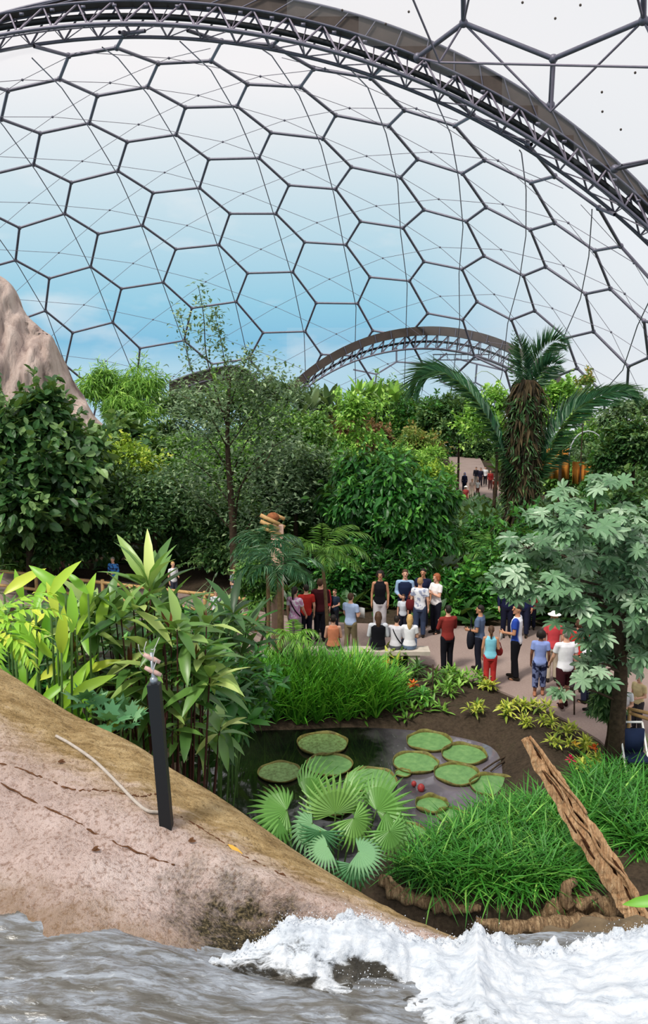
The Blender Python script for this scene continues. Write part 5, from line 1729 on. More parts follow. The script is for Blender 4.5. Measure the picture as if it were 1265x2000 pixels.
def cordyline():
    Y = 9.6
    b = at(320, 1450, Y); b[2] = tz(b[0], Y)
    root = thing('cordyline_plant', 'big cordyline clump with glossy lance leaves and dark red shoots behind the black post', 'plant', tuple(b))
    heads = [(292, 1150, .62, 9, 88, 45), (300, 1165, .5, 8, 75, 30)]
    for k in range(52):
        a = rng.uniform(0, 6.28); r_ = math.sqrt(rng.uniform(0, 1))
        x, y = 285 + 150 * r_ * math.cos(a), 1285 + 118 * r_ * math.sin(a)
        low = np.clip((y - 1200) / 220, 0, 1)
        heads.append((x, y, rng.uniform(.36, .5), int(rng.integers(5, 8)), 72 - 40 * low, -5 - 45 * low))
    for k in range(12): heads.append((rng.uniform(240, 440), rng.uniform(1395, 1445), rng.uniform(.3, .4), 7, 40, -45))
    st, lf, reds = MB(), MB(), []
    for (x, y, L, n, e0, e1) in heads:
        p = at(x, y, Y + rng.uniform(-.5, .5))
        foot = b + np.array([(p[0] - b[0]) * .3, rng.normal() * .12, 0])
        tube(st, spline([foot, (foot * .4 + p * .6) + np.array([0, 0, -.1]), p], 9), np.linspace(.018, .009, 9), 5)
        rosette(lf, p, n, L * 1.12, .3 if L < .505 else .19, T_lance, e0, e1, .48, .27)
        if rng.random() < .16:
            rd = MB(); rosette(rd, p, 3, L * .62, .16, T_strap, 88, 60, .35, .2); reds.append(rd)
    tube(st, spline([at(322, 1480, 9.0) * np.array([1, 1, 0]) + np.array([0, 0, -1.6]), at(323, 1480, 9.0), at(326, 1400, 9.1), at(324, 1300, 9.2), at(318, 1240, 9.3)], 20), .014, 6)
    lf.build('foliage', LM['cordy'], root); mr = leaf_mat('cordyline_red', srgb(58, 24, 20), srgb(128, 64, 44), mid=srgb(88, 38, 28))
    for rd in reds: rd.build('red_shoot', mr, root)
    st.build('stem', M_stemred, root)


cordyline()
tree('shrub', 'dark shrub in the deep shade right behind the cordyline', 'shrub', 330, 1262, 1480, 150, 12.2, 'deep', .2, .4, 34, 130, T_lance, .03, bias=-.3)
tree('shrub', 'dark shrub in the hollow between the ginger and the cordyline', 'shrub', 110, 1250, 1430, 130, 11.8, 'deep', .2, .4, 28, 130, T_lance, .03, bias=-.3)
big_leaf_clump('dark_leaf_plant', 'dark plant with long pointed leaves between the cordyline and the strap leaves', 'plant', 13.5, ((415, 1215), (455, 1200), (440, 1250), (480, 1235), (400, 1265), (470, 1280)), .75, .2, 'dark', 11, 60, -15, T_lance, base=0.02, stem=.015)
big_leaf_clump('dark_leaf_plant', 'dark leafy plant behind the ginger below the bamboo rail', 'plant', 14.5, ((120, 1245), (180, 1230), (230, 1245), (70, 1240), (300, 1230)), .8, .26, 'dark', 11, 70, -5, T_lance, base=0.05, stem=.015)
big_leaf_clump('dark_leaf_plant', 'dark leafy undergrowth plant right of the rail end, behind the cordyline', 'plant', 18.0, ((360, 1225), (400, 1215), (450, 1215), (490, 1225), (330, 1215)), .8, .2, 'deep', 12, 65, -5, T_lance, base=0.05, stem=.015)
big_leaf_clump('dark_leaf_plant', 'dark leafy plants below the middle of the bamboo rail', 'plant', 19.0, ((60, 1215), (140, 1210), (220, 1205), (280, 1200), (10, 1215)), .8, .2, 'mid', 12, 70, -5, T_lance, base=0.05, stem=.015)
big_leaf_clump('dark_leaf_plant', 'dark glossy plant in the shade under the cordyline at the pond edge', 'plant', 11.0, ((455, 1370), (430, 1420), (480, 1410), (400, 1440), (360, 1430)), .4, .4, 'deep', 10, 50, -20, T_oval, stem=.01)
big_leaf_clump('split_leaf_plant', 'low bluish split-leaved plant at the left behind the rock crest', 'plant', 8.6, ((195, 1385), (235, 1395), (165, 1370), (215, 1410), (255, 1410)), .22, .8, 'fanblue', 8, 60, 0, T_lobed, stem=.01)
big_leaf_clump('water_edge_plant', 'mottled dark plant at the left shore of the pond just behind the rock', 'plant', 11.5, ((370, 1480), (400, 1500), (430, 1475), (380, 1530), (345, 1460)), .3, .45, 'dark', 10, 60, -10, T_oval, stem=.01)
# grey stone slab half hidden
mb = MB(); P = at(172, 1335, 9.6); box(mb, P + np.array([0, .3, -.35]), (.72, .5, 1.1), .3); V = mb.V[0]; V += rng.normal(size=V.shape) * .06
o = mb.build('grey_stone', plain('grey_stone', srgb(104, 98, 88), .9, .2, 6, .3, bump=.5), None, loc=tuple(P)); tag(o, 'grey stone block half hidden behind the cordyline leaves', 'stone')

# ------------------------------------------------------------------ strap-leaf beds
def strap_bed(name, label, poly, spacing, L, W, mat, n, e0, e1, tmpl, tint0=.5, kind='stuff', lift=0.0):
    Pp = [tgnd(*p) for p in poly]
    pg = [tuple(p[:2]) for p in Pp]
    x0, y0 = np.min(pg, 0); x1, y1 = np.max(pg, 0)
    g = np.array([(x, y) for x in np.arange(x0, x1, spacing) for y in np.arange(y0, y1, spacing)])
    g = g + rng.uniform(-.5, .5, g.shape) * spacing
    g = g[in_poly(g, pg)]
    mb = MB()
    for (x, y) in g:
        rosette(mb, (x, y, tz(x, y) + lift), n, L * rng.uniform(.75, 1.15), W, tmpl, e0, e1, np.clip(tint0 + rng.normal() * .1, 0, 1), .17)
    c = np.mean(Pp, 0)
    o = mb.build(name, LM[mat], None, smooth=False, loc=tuple(c)); tag(o, label, 'strap-leaved plants', None, kind)
    print(name, len(g))
    return o


strap_bed('iris_bed', 'bed of tall bright green strap leaves on the far bank behind the pond', ((455, 1418), (490, 1352), (560, 1330), (650, 1340), (720, 1352), (770, 1378), (775, 1402), (700, 1412), (600, 1418), (520, 1420)),
          .16, .95, .034, 'strap', 26, 88, 55, T_iris, .33)
strap_bed('strap_grass', 'dense green strap-leaved grass on the near bank left of the leaning plank', ((790, 1700), (815, 1665), (890, 1640), (960, 1600), (1060, 1580), (1110, 1600), (1140, 1650), (1150, 1720), (1120, 1740), (1030, 1762), (930, 1752), (830, 1738)),
          .14, .52, .048, 'strapdark', 21, 85, 25, T_strapbend, .45)
strap_bed('strap_grass', 'strap-leaved grass at the right edge behind the leaning plank', ((1110, 1600), (1130, 1545), (1200, 1520), (1300, 1500), (1300, 1660), (1230, 1660), (1170, 1630)), .15, .55, .048, 'strapdark', 20, 85, 25, T_strapbend, .36)
strap_bed('low_grass', 'fine short dark grass on the near bank above the driftwood', ((740, 1720), (800, 1690), (900, 1735), (1040, 1755), (1130, 1740), (1090, 1765), (960, 1770), (840, 1755)), .12, .28, .05, 'deep', 9, 80, 20, T_strap, .3)
strap_bed('bank_weeds', 'low mixed weeds along the far pond bank below the strap leaves', ((640, 1405), (700, 1392), (780, 1384), (850, 1372), (870, 1392), (800, 1404), (700, 1408)), .18, .26, .25, 'light', 7, 70, 0, T_oval, .3)
strap_bed('ground_cover', 'low dark ground cover between the trunks across the garden', ((-100, 1120), (500, 1120), (560, 1190), (880, 1225), (1265, 1210), (1400, 1100), (1350, 990), (990, 985), (870, 960), (850, 900), (0, 900), (-150, 1000)), 1.0, .75, .4, 'dark', 12, 60, -5, T_oval, .35)
strap_bed('ground_cover', 'low leafy ground cover far away on the slope under the dome', ((-300, 900), (870, 905), (870, 850), (-300, 842)), 2.2, 1.6, .45, 'mid', 12, 60, -5, T_oval, .3)
strap_bed('ground_cover', 'low leafy ground cover far away right of the distant path', ((1000, 960), (1500, 960), (1500, 842), (960, 842)), 2.2, 1.6, .45, 'mid', 12, 60, -5, T_oval, .3)

# ------------------------------------------------------------------ fan palm in front of the pond
def fan_palm():
    b = at(640, 1700, 9.9); b[2] = tz(b[0], 9.9)
    root = thing('fan_palm', 'fan palm with pleated light green leaves in front of the lily pads', 'fan palm', tuple(b))
    st = MB()
    L = [  # px, py, Y, leaf radius px, tip direction px offset, tilt towards viewer, mat
        (560, 1585, 9.6, 78, (-55, -18), .55, 'fan'), (600, 1560, 9.7, 80, (30, -55), .5, 'fan'), (655, 1590, 9.3, 82, (-8, -70), .35, 'fan'), (735, 1585, 9.4, 82, (28, -50), .45, 'fan'),
        (752, 1590, 9.3, 74, (60, 25), .8, 'fan'), (690, 1600, 9.2, 66, (30, 45), .8, 'fan'), (610, 1610, 9.2, 70, (-45, 40), .8, 'fanblue'), (545, 1600, 9.5, 66, (-50, 20), .75, 'fan'),
        (625, 1625, 9.0, 60, (-5, 40), .9, 'fanblue'), (640, 1655, 8.7, 56, (-38, 10), .8, 'fanblue'), (690, 1690, 8.6, 66, (0, 45), .9, 'fanblue'), (700, 1665, 8.7, 58, (50, 5), .8, 'fanblue'), (760, 1625, 9.0, 62, (20, 55), .9, 'fan'),
        (672, 1560, 9.8, 70, (15, -30), .7, 'fan')]
    for (x, y, Y, r_, (dx, dy), tilt, m) in L:
        p = at(x, y - 2, Y); k = mpp(p)
        d = norm(np.array([dx, 0, -dy]) + np.array([0, -.25 * 50, 0]))
        view = norm(np.array([0, 0, CAMZ]) - p)
        Nn = norm(view * (1 - tilt * .5) + np.array([0, 0, 1.0]) * tilt)
        fb = MB(); scatter(fb, T_fan if rng.random() < .6 else T_fan2, [p], [d], [Nn], r_ * k * .95, 1.0, np.clip(.5 + rng.normal() * .15, .1, .95))
        fb.build('fan_leaf', LM[m], root, smooth=False)
        tube(st, spline([b + rng.normal(size=3) * np.array([.06, .06, 0]), (b + p) / 2 + np.array([0, .1, .35]), p], 12), np.linspace(.016, .01, 12), 6)
    st.build('petiole', M_stem, root)


fan_palm()

# ------------------------------------------------------------------ silver palmate shrub on the right
def palmate_shrub():
    Y = 14.4
    b = at(1203, 1495, Y); b[2] = tz(b[0], Y) - .03
    root = thing('umbrella_leaf_tree', 'small tree with silver-green palmate leaves and a dark trunk at the right edge', 'tree', tuple(b))
    tb, lf = MB(), MB()
    S = spline([b, at(1206, 1400, Y), at(1212, 1310, Y), at(1205, 1220, Y), at(1185, 1120, Y), at(1160, 1020, Y)], 24)
    tube(tb, S, np.linspace(.17, .04, 24), 10)
    cl = [(1165, 945, 34, 30), (1115, 975, 30, 32), (1080, 1010, 45, 35), (1130, 1030, 50, 40), (1200, 1015, 45, 40), (1030, 1070, 50, 36), (1100, 1085, 60, 40), (1175, 1080, 55, 40), (1245, 1060, 40, 45), (1000, 1120, 42, 28),
          (1070, 1140, 55, 36), (1135, 1140, 50, 40), (1215, 1135, 50, 45), (985, 1145, 30, 20), (1010, 1160, 34, 22), (1110, 1180, 48, 28), (1180, 1190, 50, 38), (1250, 1190, 40, 45), (1150, 1235, 36, 26), (1210, 1240, 52, 34), (1180, 1280, 42, 26),
          (1245, 1265, 38, 36), (1230, 1300, 34, 24), (1165, 1320, 34, 22), (1300, 1120, 40, 60), (1300, 1220, 40, 60), (1150, 1300, 20, 14), (1096, 1345, 14, 8), (1240, 1025, 34, 26), (1262, 990, 24, 20), (1225, 1090, 36, 30), (1258, 1140, 30, 30)]
    for (x, y, hx, hy) in cl:
        p = at(x, y, Y + rng.uniform(-1.1, .9)); k = mpp(p)
        n = max(5, int(hx * hy / 68))
        P = p + rng.normal(size=(n, 3)) * np.array([hx * .55, hx * .5, hy * .38]) * k
        az = rng.uniform(0, 6.28, n)
        d = np.stack([np.cos(az), np.sin(az) - .5, rng.uniform(-.55, -.05, n)], 1)
        Nn = np.array([0, -.45, .95]) + rng.normal(size=(n, 3)) * .28
        scatter(lf, T_palmate, P, d, Nn, rng.uniform(.30, .5, n), 1.0, np.clip(.5 + rng.normal(size=n) * .2, 0, 1))
        j = int(np.clip(np.searchsorted(-S[:, 2] * -1, p[2] - .5), 5, 23))
        q = spline([S[j], (S[j] + p) / 2 + np.array([0, 0, .1]), p], 6); tube(tb, q, np.linspace(.03, .008, 6), 5)
        for pp_ in P: tube(tb, [p, pp_], [.006, .004], 4, cap=False)
    lf.build('foliage', LM['palmate'], root, smooth=False); tb.build('trunk', M_bark, root)


palmate_shrub()
# creeper-hung columnar plant beside its trunk
tree('narrow_shrub', 'narrow dark green leafy column left of the silver-leaved tree trunk', 'shrub', 1178, 1318, 1462, 22, 14.9, 'dark', .16, .3, 14, 120, T_narrow, .04, .9, rcl=.45)

# ------------------------------------------------------------------ flower and croton beds
CR = 'crotons planted in the brown bed beside the path'
cro = [(925, 1397, 24, 'leftmost low yellow croton at the pond edge of the brown bed'), (985, 1405, 26, 'low green-yellow croton right of the leftmost one in the brown bed'), (1012, 1388, 24, 'yellow croton in the middle of the brown bed'),
       (1045, 1392, 24, 'yellow-green croton next to the path edge in the brown bed'), (1066, 1418, 22, 'small croton halfway down the right side of the brown bed'), (1020, 1420, 20, 'small dark croton in the centre of the brown bed'),
       (958, 1350, 22, 'bright yellow croton at the feet of the girl in turquoise'), (1105, 1440, 24, 'yellow croton at the lower right end of the brown bed'), (1140, 1470, 28, 'large yellow croton left of the silver-leaved tree trunk'),
       (1085, 1462, 24, 'dark yellow-flecked croton above the leaning plank top'), (1160, 1500, 24, 'low croton nearest the trunk of the silver-leaved tree'), (1125, 1505, 22, 'dark low croton right of the plank top')]
for (x, y, s, lab) in cro:
    P = tgnd(x, y); k = mpp(P)
    o = thing('croton', lab, 'plant', tuple(P), CR)
    mb = MB(); sm = MB()
    for j in range(5):
        q = P + np.array([rng.normal() * s * k * .4, rng.normal() * s * k * .35, s * k * rng.uniform(.3, .75)])
        rosette(mb, q, 11, s * k * .62, .3, T_lance, 75, -15, .55, .25); tube(sm, [P - np.array([0, 0, .03]), q], .008, 4)
    mb.build('foliage', LM['croton'], o, smooth=False); sm.build('stem', M_stem, o)
bed = [(712, 1303, 24, 'light', 'low yellow-green plant in front of the stone bench left end'), (752, 1300, 26, 'croton', 'yellow-orange leaved plant in front of the person in the black vest'), (790, 1300, 28, 'mid', 'green leafy plant in front of the blonde seated person'),
       (812, 1322, 24, 'dark', 'dark leafy plant above the orange flowers'), (770, 1335, 26, 'light', 'light green plant right of the strap leaves'), (735, 1345, 28, 'mid', 'mid-green plant at the right end of the strap leaves'),
       (860, 1338, 26, 'mid', 'green plant by the thin stake in the flower bed'), (895, 1335, 26, 'light', 'fresh green plant right of the thin stake'), (920, 1338, 24, 'light', 'bright green plant behind the girl in turquoise'),
       (880, 1362, 24, 'light', 'pale green low plant on the bank below the stake'), (830, 1372, 26, 'strapdark', 'dark low plant on the bank below the orange flowers'), (780, 1372, 26, 'strapdark', 'dark green plant at the water edge right of the strap leaves')]
for (x, y, s, m, lab) in bed:
    P = tgnd(x, y); k = mpp(P)
    o = thing('bedding_plant', lab, 'plant', tuple(P), 'bedding plants between the path and the pond')
    mb = MB(); sm = MB()
    for j in range(6):
        q = P + np.array([rng.normal() * s * k * .5, rng.normal() * s * k * .4, s * k * rng.uniform(.3, .9)])
        rosette(mb, q, 11, s * k * .7, .28, T_lance, 75, -20, .5, .2); tube(sm, [P - np.array([0, 0, .03]), q], .008, 4)
    mb.build('foliage', LM[m], o, smooth=False); sm.build('stem', M_stem, o)
M_or = plain('flower_orange', srgb(230, 110, 40), .5, .3, 30, .2); M_pk = plain('flower_crimson', srgb(190, 40, 80), .5, .3, 30, .2); M_yl = plain('flower_yellow', srgb(232, 190, 70), .5, .3, 30, .2)
for (x, y, s, m, lab) in ((806, 1338, 14, M_or, 'orange flower head below the seated people in front of the bank'), (753, 1293, 9, M_or, 'small orange flower in front of the person in the black vest'), (722, 1290, 8, M_yl, 'small yellow flower in front of the stone bench'),
                          (1160, 1462, 11, M_or, 'orange flower left of the silver-leaved tree trunk'), (1122, 1455, 10, M_yl, 'yellow-orange flower at the lower right of the brown bed'), (1114, 1484, 11, M_pk, 'crimson flower above the leaning plank'), (1130, 1494, 7, M_pk, 'small crimson flower right of the larger crimson one')):
    P = tgnd(x, y + s * 1.6); Q = at(x, y, P[1]); k = mpp(Q)
    o = thing('flower', lab, 'flower', tuple(P))
    mb = MB()
    rosette(mb, Q, 14, s * k * .8, .45, T_oval, 80, -10, .5, .2); ball(mb, Q, s * k * .3, 8, 6); mb.build('blossom', m, o, smooth=False)
    mb = MB(); tube(mb, [P - np.array([0, 0, .03]), Q], .008, 5); mb.build('stalk', M_stem, o)
    mb = MB(); rosette(mb, (P + Q) / 2, 6, s * k * .9, .3, T_lance, 50, 0, .4); mb.build('foliage', LM['mid'], o, smooth=False)
for (x, y, yt, lab) in ((845, 1368, 1298, 'thin dark stake in the flower bed'), (1121, 1400, 1340, 'thin grey stake at the path edge beside the man in shorts')):
    P = tgnd(x, y); T_ = at(x, yt, P[1]); mb = MB(); tube(mb, [P, T_], .018, 7); o = mb.build('stake', M_bark, None, loc=tuple(P)); tag(o, lab, 'stake')

# leaf tip poking in at the right edge, from a shrub beside the camera platform
b = at(1420, 1860, 5.2); b[2] = tz(b[0], 5.2)
o = thing('leafy_branch', 'single green leaf tip reaching in at the right edge over the plank foot', 'leaf', tuple(b))
mb = MB(); scatter(mb, T_lance, [at(1300, 1758, 5.0), at(1340, 1800, 5.0)], [at(1222, 1762, 5.0) - at(1300, 1758, 5.0), at(1300, 1850, 5.1) - at(1340, 1800, 5.0)], [(0, -.7, .7)] * 2, .27, .3, [.6, .4]); mb.build('leaf', LM['strap'], o)
mb = MB(); tube(mb, spline([b, at(1420, 1860, 5.2), at(1360, 1800, 5.1), at(1298, 1758, 5.0)], 8), .008, 5); mb.build('stem', M_stem, o)

# ------------------------------------------------------------------ built things among the plants
def bamboo_rail():
    root = thing('bamboo_rail', 'long bamboo handrail with two bars on the left above the ginger', 'railing', tuple(at(200, 1160, 25)))
    posts = [(-60, 26.8), (70, 26.4), (200, 25.7), (310, 24.9), (400, 24.0), (500, 22.8)]
    top = [at(x, 1108 + (x + 60) * .115, Y) for x, Y in posts]
    for zz in (0.0, -.5):
        mb = MB(); tube(mb, spline([p + np.array([0, 0, zz]) for p in top], 30), .055, 8); mb.build('rail', M_bamboo, root)
    for p in top:
        mb = MB(); tube(mb, [np.array([p[0], p[1], -.05]), p + np.array([0, 0, .1])], .06, 8); mb.build('post', M_bamboo, root)


bamboo_rail()


def bamboo_totem():
    Y = 21.5
    c = at(540, 1035, Y)
    root = thing('bamboo_totem', 'pinkish post topped with lashed bamboo bars above the small palms', 'post', (c[0], Y, 0))
    mb = MB(); tube(mb, [np.array([c[0], Y, -.05]), at(541, 1025, Y)], .17, 12); mb.build('post', plain('pink_plaster', srgb(200, 164, 144), .8, .2, 5, .2), root)
    k = mpp(c)
    for (a, b_, dy) in (((508, 1006), (545, 1024), -.2), ((508, 1018), (545, 1034), -.22), ((512, 1030), (548, 1045), -.18)):
        mb = MB(); tube(mb, [at(*a, Y + dy), at(*b_, Y + dy)], .055, 8); mb.build('bamboo_bar', M_bamboo, root)
    for (a, b_) in (((538, 1006), (556, 1014)), ((540, 1022), (556, 1030))):
        mb = MB(); tube(mb, [at(*a, Y + .1), at(*b_, Y + .1)], .05, 8); mb.build('bamboo_bar', M_bamboo, root)
    mb = MB(); ball(mb, at(533, 1010, Y + .05), (.17, .17, .13), 12, 8); mb.build('coir_cap', plain('coir', srgb(140, 88, 58), .9, .1, 14, .3), root)


bamboo_totem()


def bench():
    P0, P1 = at(670, 1268, 20.0), at(822, 1272, 20.0)
    c = (P0 + P1) / 2
    root = thing('stone_bench', 'low pale stone bench the three people sit on beside the path', 'bench', (c[0], 20.0, 0))
    M = plain('pale_stone', srgb(196, 186, 172), .9, .2, 5, .15, bump=.2)
    mb = MB(); box(mb, (c[0] - .35, 20.0, .40), (3.1, .45, .1)); mb.build('seat_slab', M, root, smooth=False)
    for s in (-1.5, -.35, .8):
        mb = MB(); box(mb, (c[0] + s, 20.0, .165), (.3, .38, .37)); mb.build('leg', M, root, smooth=False)


bench()


def stall():
    Y = 52
    c = at(1105, 905, Y); bz = float(terrain(c[0], Y))
    root = thing('stall', 'orange fabric stall with a pale grey canopy behind the right palm frond', 'stall', (c[0], Y, bz))
    Mo = plain('orange_fabric', srgb(214, 140, 62), .8, .2, 2, .2); Mg = plain('grey_canopy', srgb(186, 190, 196), .7, .2, 2, .1)
    k = mpp(c)
    def curtain(x0, x1, y0, y1, name, M, dy):
        mb = MB(); n = 18; V = []
        for i in range(n):
            x = x0 + (x1 - x0) * i / (n - 1)
            for dd in (0, .06):
                V += [at(x, y0, Y + dy) + np.array([0, .14 * math.sin(i * 1.5) + dd, 0]), at(x, y1, Y + dy) + np.array([0, .2 * math.sin(i * 1.5 + .3) + dd, 0])]
        q = []
        for i in range(n - 1):
            a = i * 4; q += [(a, a + 1, a + 5, a + 4), (a + 2, a + 6, a + 7, a + 3), (a, a + 4, a + 6, a + 2), (a + 1, a + 3, a + 7, a + 5)]
        q += [(0, 2, 3, 1), ((n - 1) * 4, (n - 1) * 4 + 1, (n - 1) * 4 + 3, (n - 1) * 4 + 2)]
        mb.add(np.array(V), q); mb.build(name, M, root)
    curtain(1050, 1112, 876, 935, 'orange_curtain', Mo, 0); curtain(1118, 1165, 902, 945, 'orange_curtain', Mo, -.5)
    mb = MB(); V = []
    for i in range(13):
        a = math.pi * i / 12
        for dy in (-1.6, 1.8):
            V.append(at(1148 - 36 * math.cos(a), 895 - 52 * math.sin(a), Y + dy))
    q = [(2 * i, 2 * i + 1, 2 * i + 3, 2 * i + 2) for i in range(12)]
    mb.add(np.array(V), q); o = mb.build('canopy', Mg, root); md = o.modifiers.new('thick', 'SOLIDIFY'); md.thickness = .08
    for x in (1052, 1112, 1165):
        mb = MB(); p = at(x, 880, Y + .3); tube(mb, [np.array([p[0], p[1], bz - .05]), p], .06, 7); mb.build('pole', M_bark, root)


stall()
# ------------------------------------------------------------------ people
_cloth = {}
def cloth(c, pat=None, c2=None):
    key = (c, pat, c2)
    if key in _cloth: return _cloth[key]
    if pat is None:
        m = plain('fabric', srgb(*c), .85, .15, 6, .12)
    else:
        t = NT('fabric_' + pat)
        tc = t.n('ShaderNodeTexCoord')
        if pat == 'stripe':
            wv = t.n('ShaderNodeTexWave', wave_type='BANDS', bands_direction='Z', i_Scale=4.0); t.l(tc.outputs['Object'], wv.inputs['Vector'])
            f = wv.outputs['Fac']
        elif pat == 'panel':
            sx = t.n('ShaderNodeSeparateXYZ'); t.l(tc.outputs['Object'], sx.inputs[0]); f = t.math('ADD', t.math('MULTIPLY', sx.outputs['X'], -2.0), .28)
        elif pat == 'spot':
            vo = t.n('ShaderNodeTexNoise', i_Scale=9.0, i_Detail=1.0); t.l(tc.outputs['Object'], vo.inputs['Vector']); f = vo.outputs['Fac']
        col = t.ramp(f, [(.48, srgb(*c)), (.56, srgb(*c2))])
        m = t.done(t.bsdf(col, .85, .15))
    _cloth[key] = m
    return m


SKIN = {'light': plain('skin_light', srgb(214, 164, 138), .55, .35), 'tan': plain('skin_tan', srgb(190, 136, 104), .55, .35), 'brown': plain('skin_brown', srgb(112, 72, 54), .55, .35)}
HAIRC = {k: plain('hair_' + k, srgb(*v), .6, .3, 30, .25) for k, v in {'dark': (34, 26, 22), 'brown': (78, 54, 38), 'blonde': (198, 160, 104), 'grey': (126, 120, 114), 'red': (150, 84, 50), 'fair': (160, 124, 84)}.items()}
M_eye = plain('eye_dark', srgb(30, 24, 22), .3, .5); M_lip = plain('lip', srgb(150, 84, 76), .5, .3)
PENDING = []


def cap(p0, r0, p1, r1, n=12, flatend=False):
    """closed capsule / cone between two points"""
    p0 = np.asarray(p0, float); p1 = np.asarray(p1, float)
    d = p1 - p0; L = np.linalg.norm(d); d = d / max(L, 1e-6)
    pts, rad = [], []
    if flatend:
        pts = [p0, p1]; rad = [r0, r1]
    else:
        for a in (-80, -55, -25): pts.append(p0 + d * r0 * math.sin(R(a))); rad.append(r0 * math.cos(R(a)))
        pts.append(p0); rad.append(r0); pts.append(p1); rad.append(r1)
        for a in (25, 55, 80): pts.append(p1 + d * r1 * math.sin(R(a))); rad.append(r1 * math.cos(R(a)))
    mb = MB(); tube(mb, np.array(pts) + np.linspace(0, 1e-5, len(pts))[:, None] * d, rad, n)
    return mb


def ell(c, r):
    mb = MB(); ball(mb, c, r, 16, 10); return mb


def loft(rings, n=18):
    """closed stack of ellipses (cx, cy, cz, rx, ry)"""
    mb = MB(); a = np.arange(n) * 2 * math.pi / n
    V = np.concatenate([np.stack([x + rx * np.cos(a), y + ry * np.sin(a), np.full(n, z)], 1) for x, y, z, rx, ry in rings])
    q = []
    m = len(rings)
    for i in range(m - 1):
        for j in range(n): q.append((i * n + j, i * n + (j + 1) % n, (i + 1) * n + (j + 1) % n, (i + 1) * n + j))
    V = np.concatenate([V, [[rings[0][0], rings[0][1], rings[0][2]], [rings[-1][0], rings[-1][1], rings[-1][2]]]])
    t = []
    for j in range(n):
        t.append((m * n, (j + 1) % n, j)); t.append((m * n + 1, (m - 1) * n + j, (m - 1) * n + (j + 1) % n))
    mb.add(V, q, t); return mb


def fuse(name, parts, voxel, mat, parent, smooth=3):
    """one continuous surface grown from overlapping volumes"""
    mb = MB()
    for p in parts:
        V, Q, T = p.arrays(); mb.add(V, Q, T)
    me = mb.mesh(name)
    o = bpy.data.objects.new(name, me); me.materials.append(mat)
    COL.objects.link(o); o.parent = parent
    md = o.modifiers.new('r', 'REMESH'); md.mode = 'VOXEL'; md.voxel_size = voxel; md.use_smooth_shade = True
    if smooth:
        ms = o.modifiers.new('s', 'SMOOTH'); ms.factor = .5; ms.iterations = smooth
    PENDING.append(o)
    return o


ARMS = {'down': ((.05, -.02, -.28), (.055, .05, -.53)), 'crossed': ((.05, .08, -.26), (-.20, .24, -.17)), 'hold': ((.05, .0, -.28), (-.03, .24, -.30)), 'hip': ((.17, -.07, -.21), (.0, .02, -.42)),
        'up': ((.05, .17, -.18), (-.10, .24, .06)), 'lap': ((.05, .03, -.27), (-.05, .27, -.37)), 'out': ((.12, .05, -.26), (.2, .16, -.46)), 'pocket': ((.1, -.04, -.27), (.03, .06, -.5)), 'behind': ((.08, -.12, -.25), (-.06, -.17, -.46)), 'swing': ((.05, .08, -.27), (.05, .24, -.47)), 'back': ((.05, -.12, -.26), (.06, -.16, -.51))}


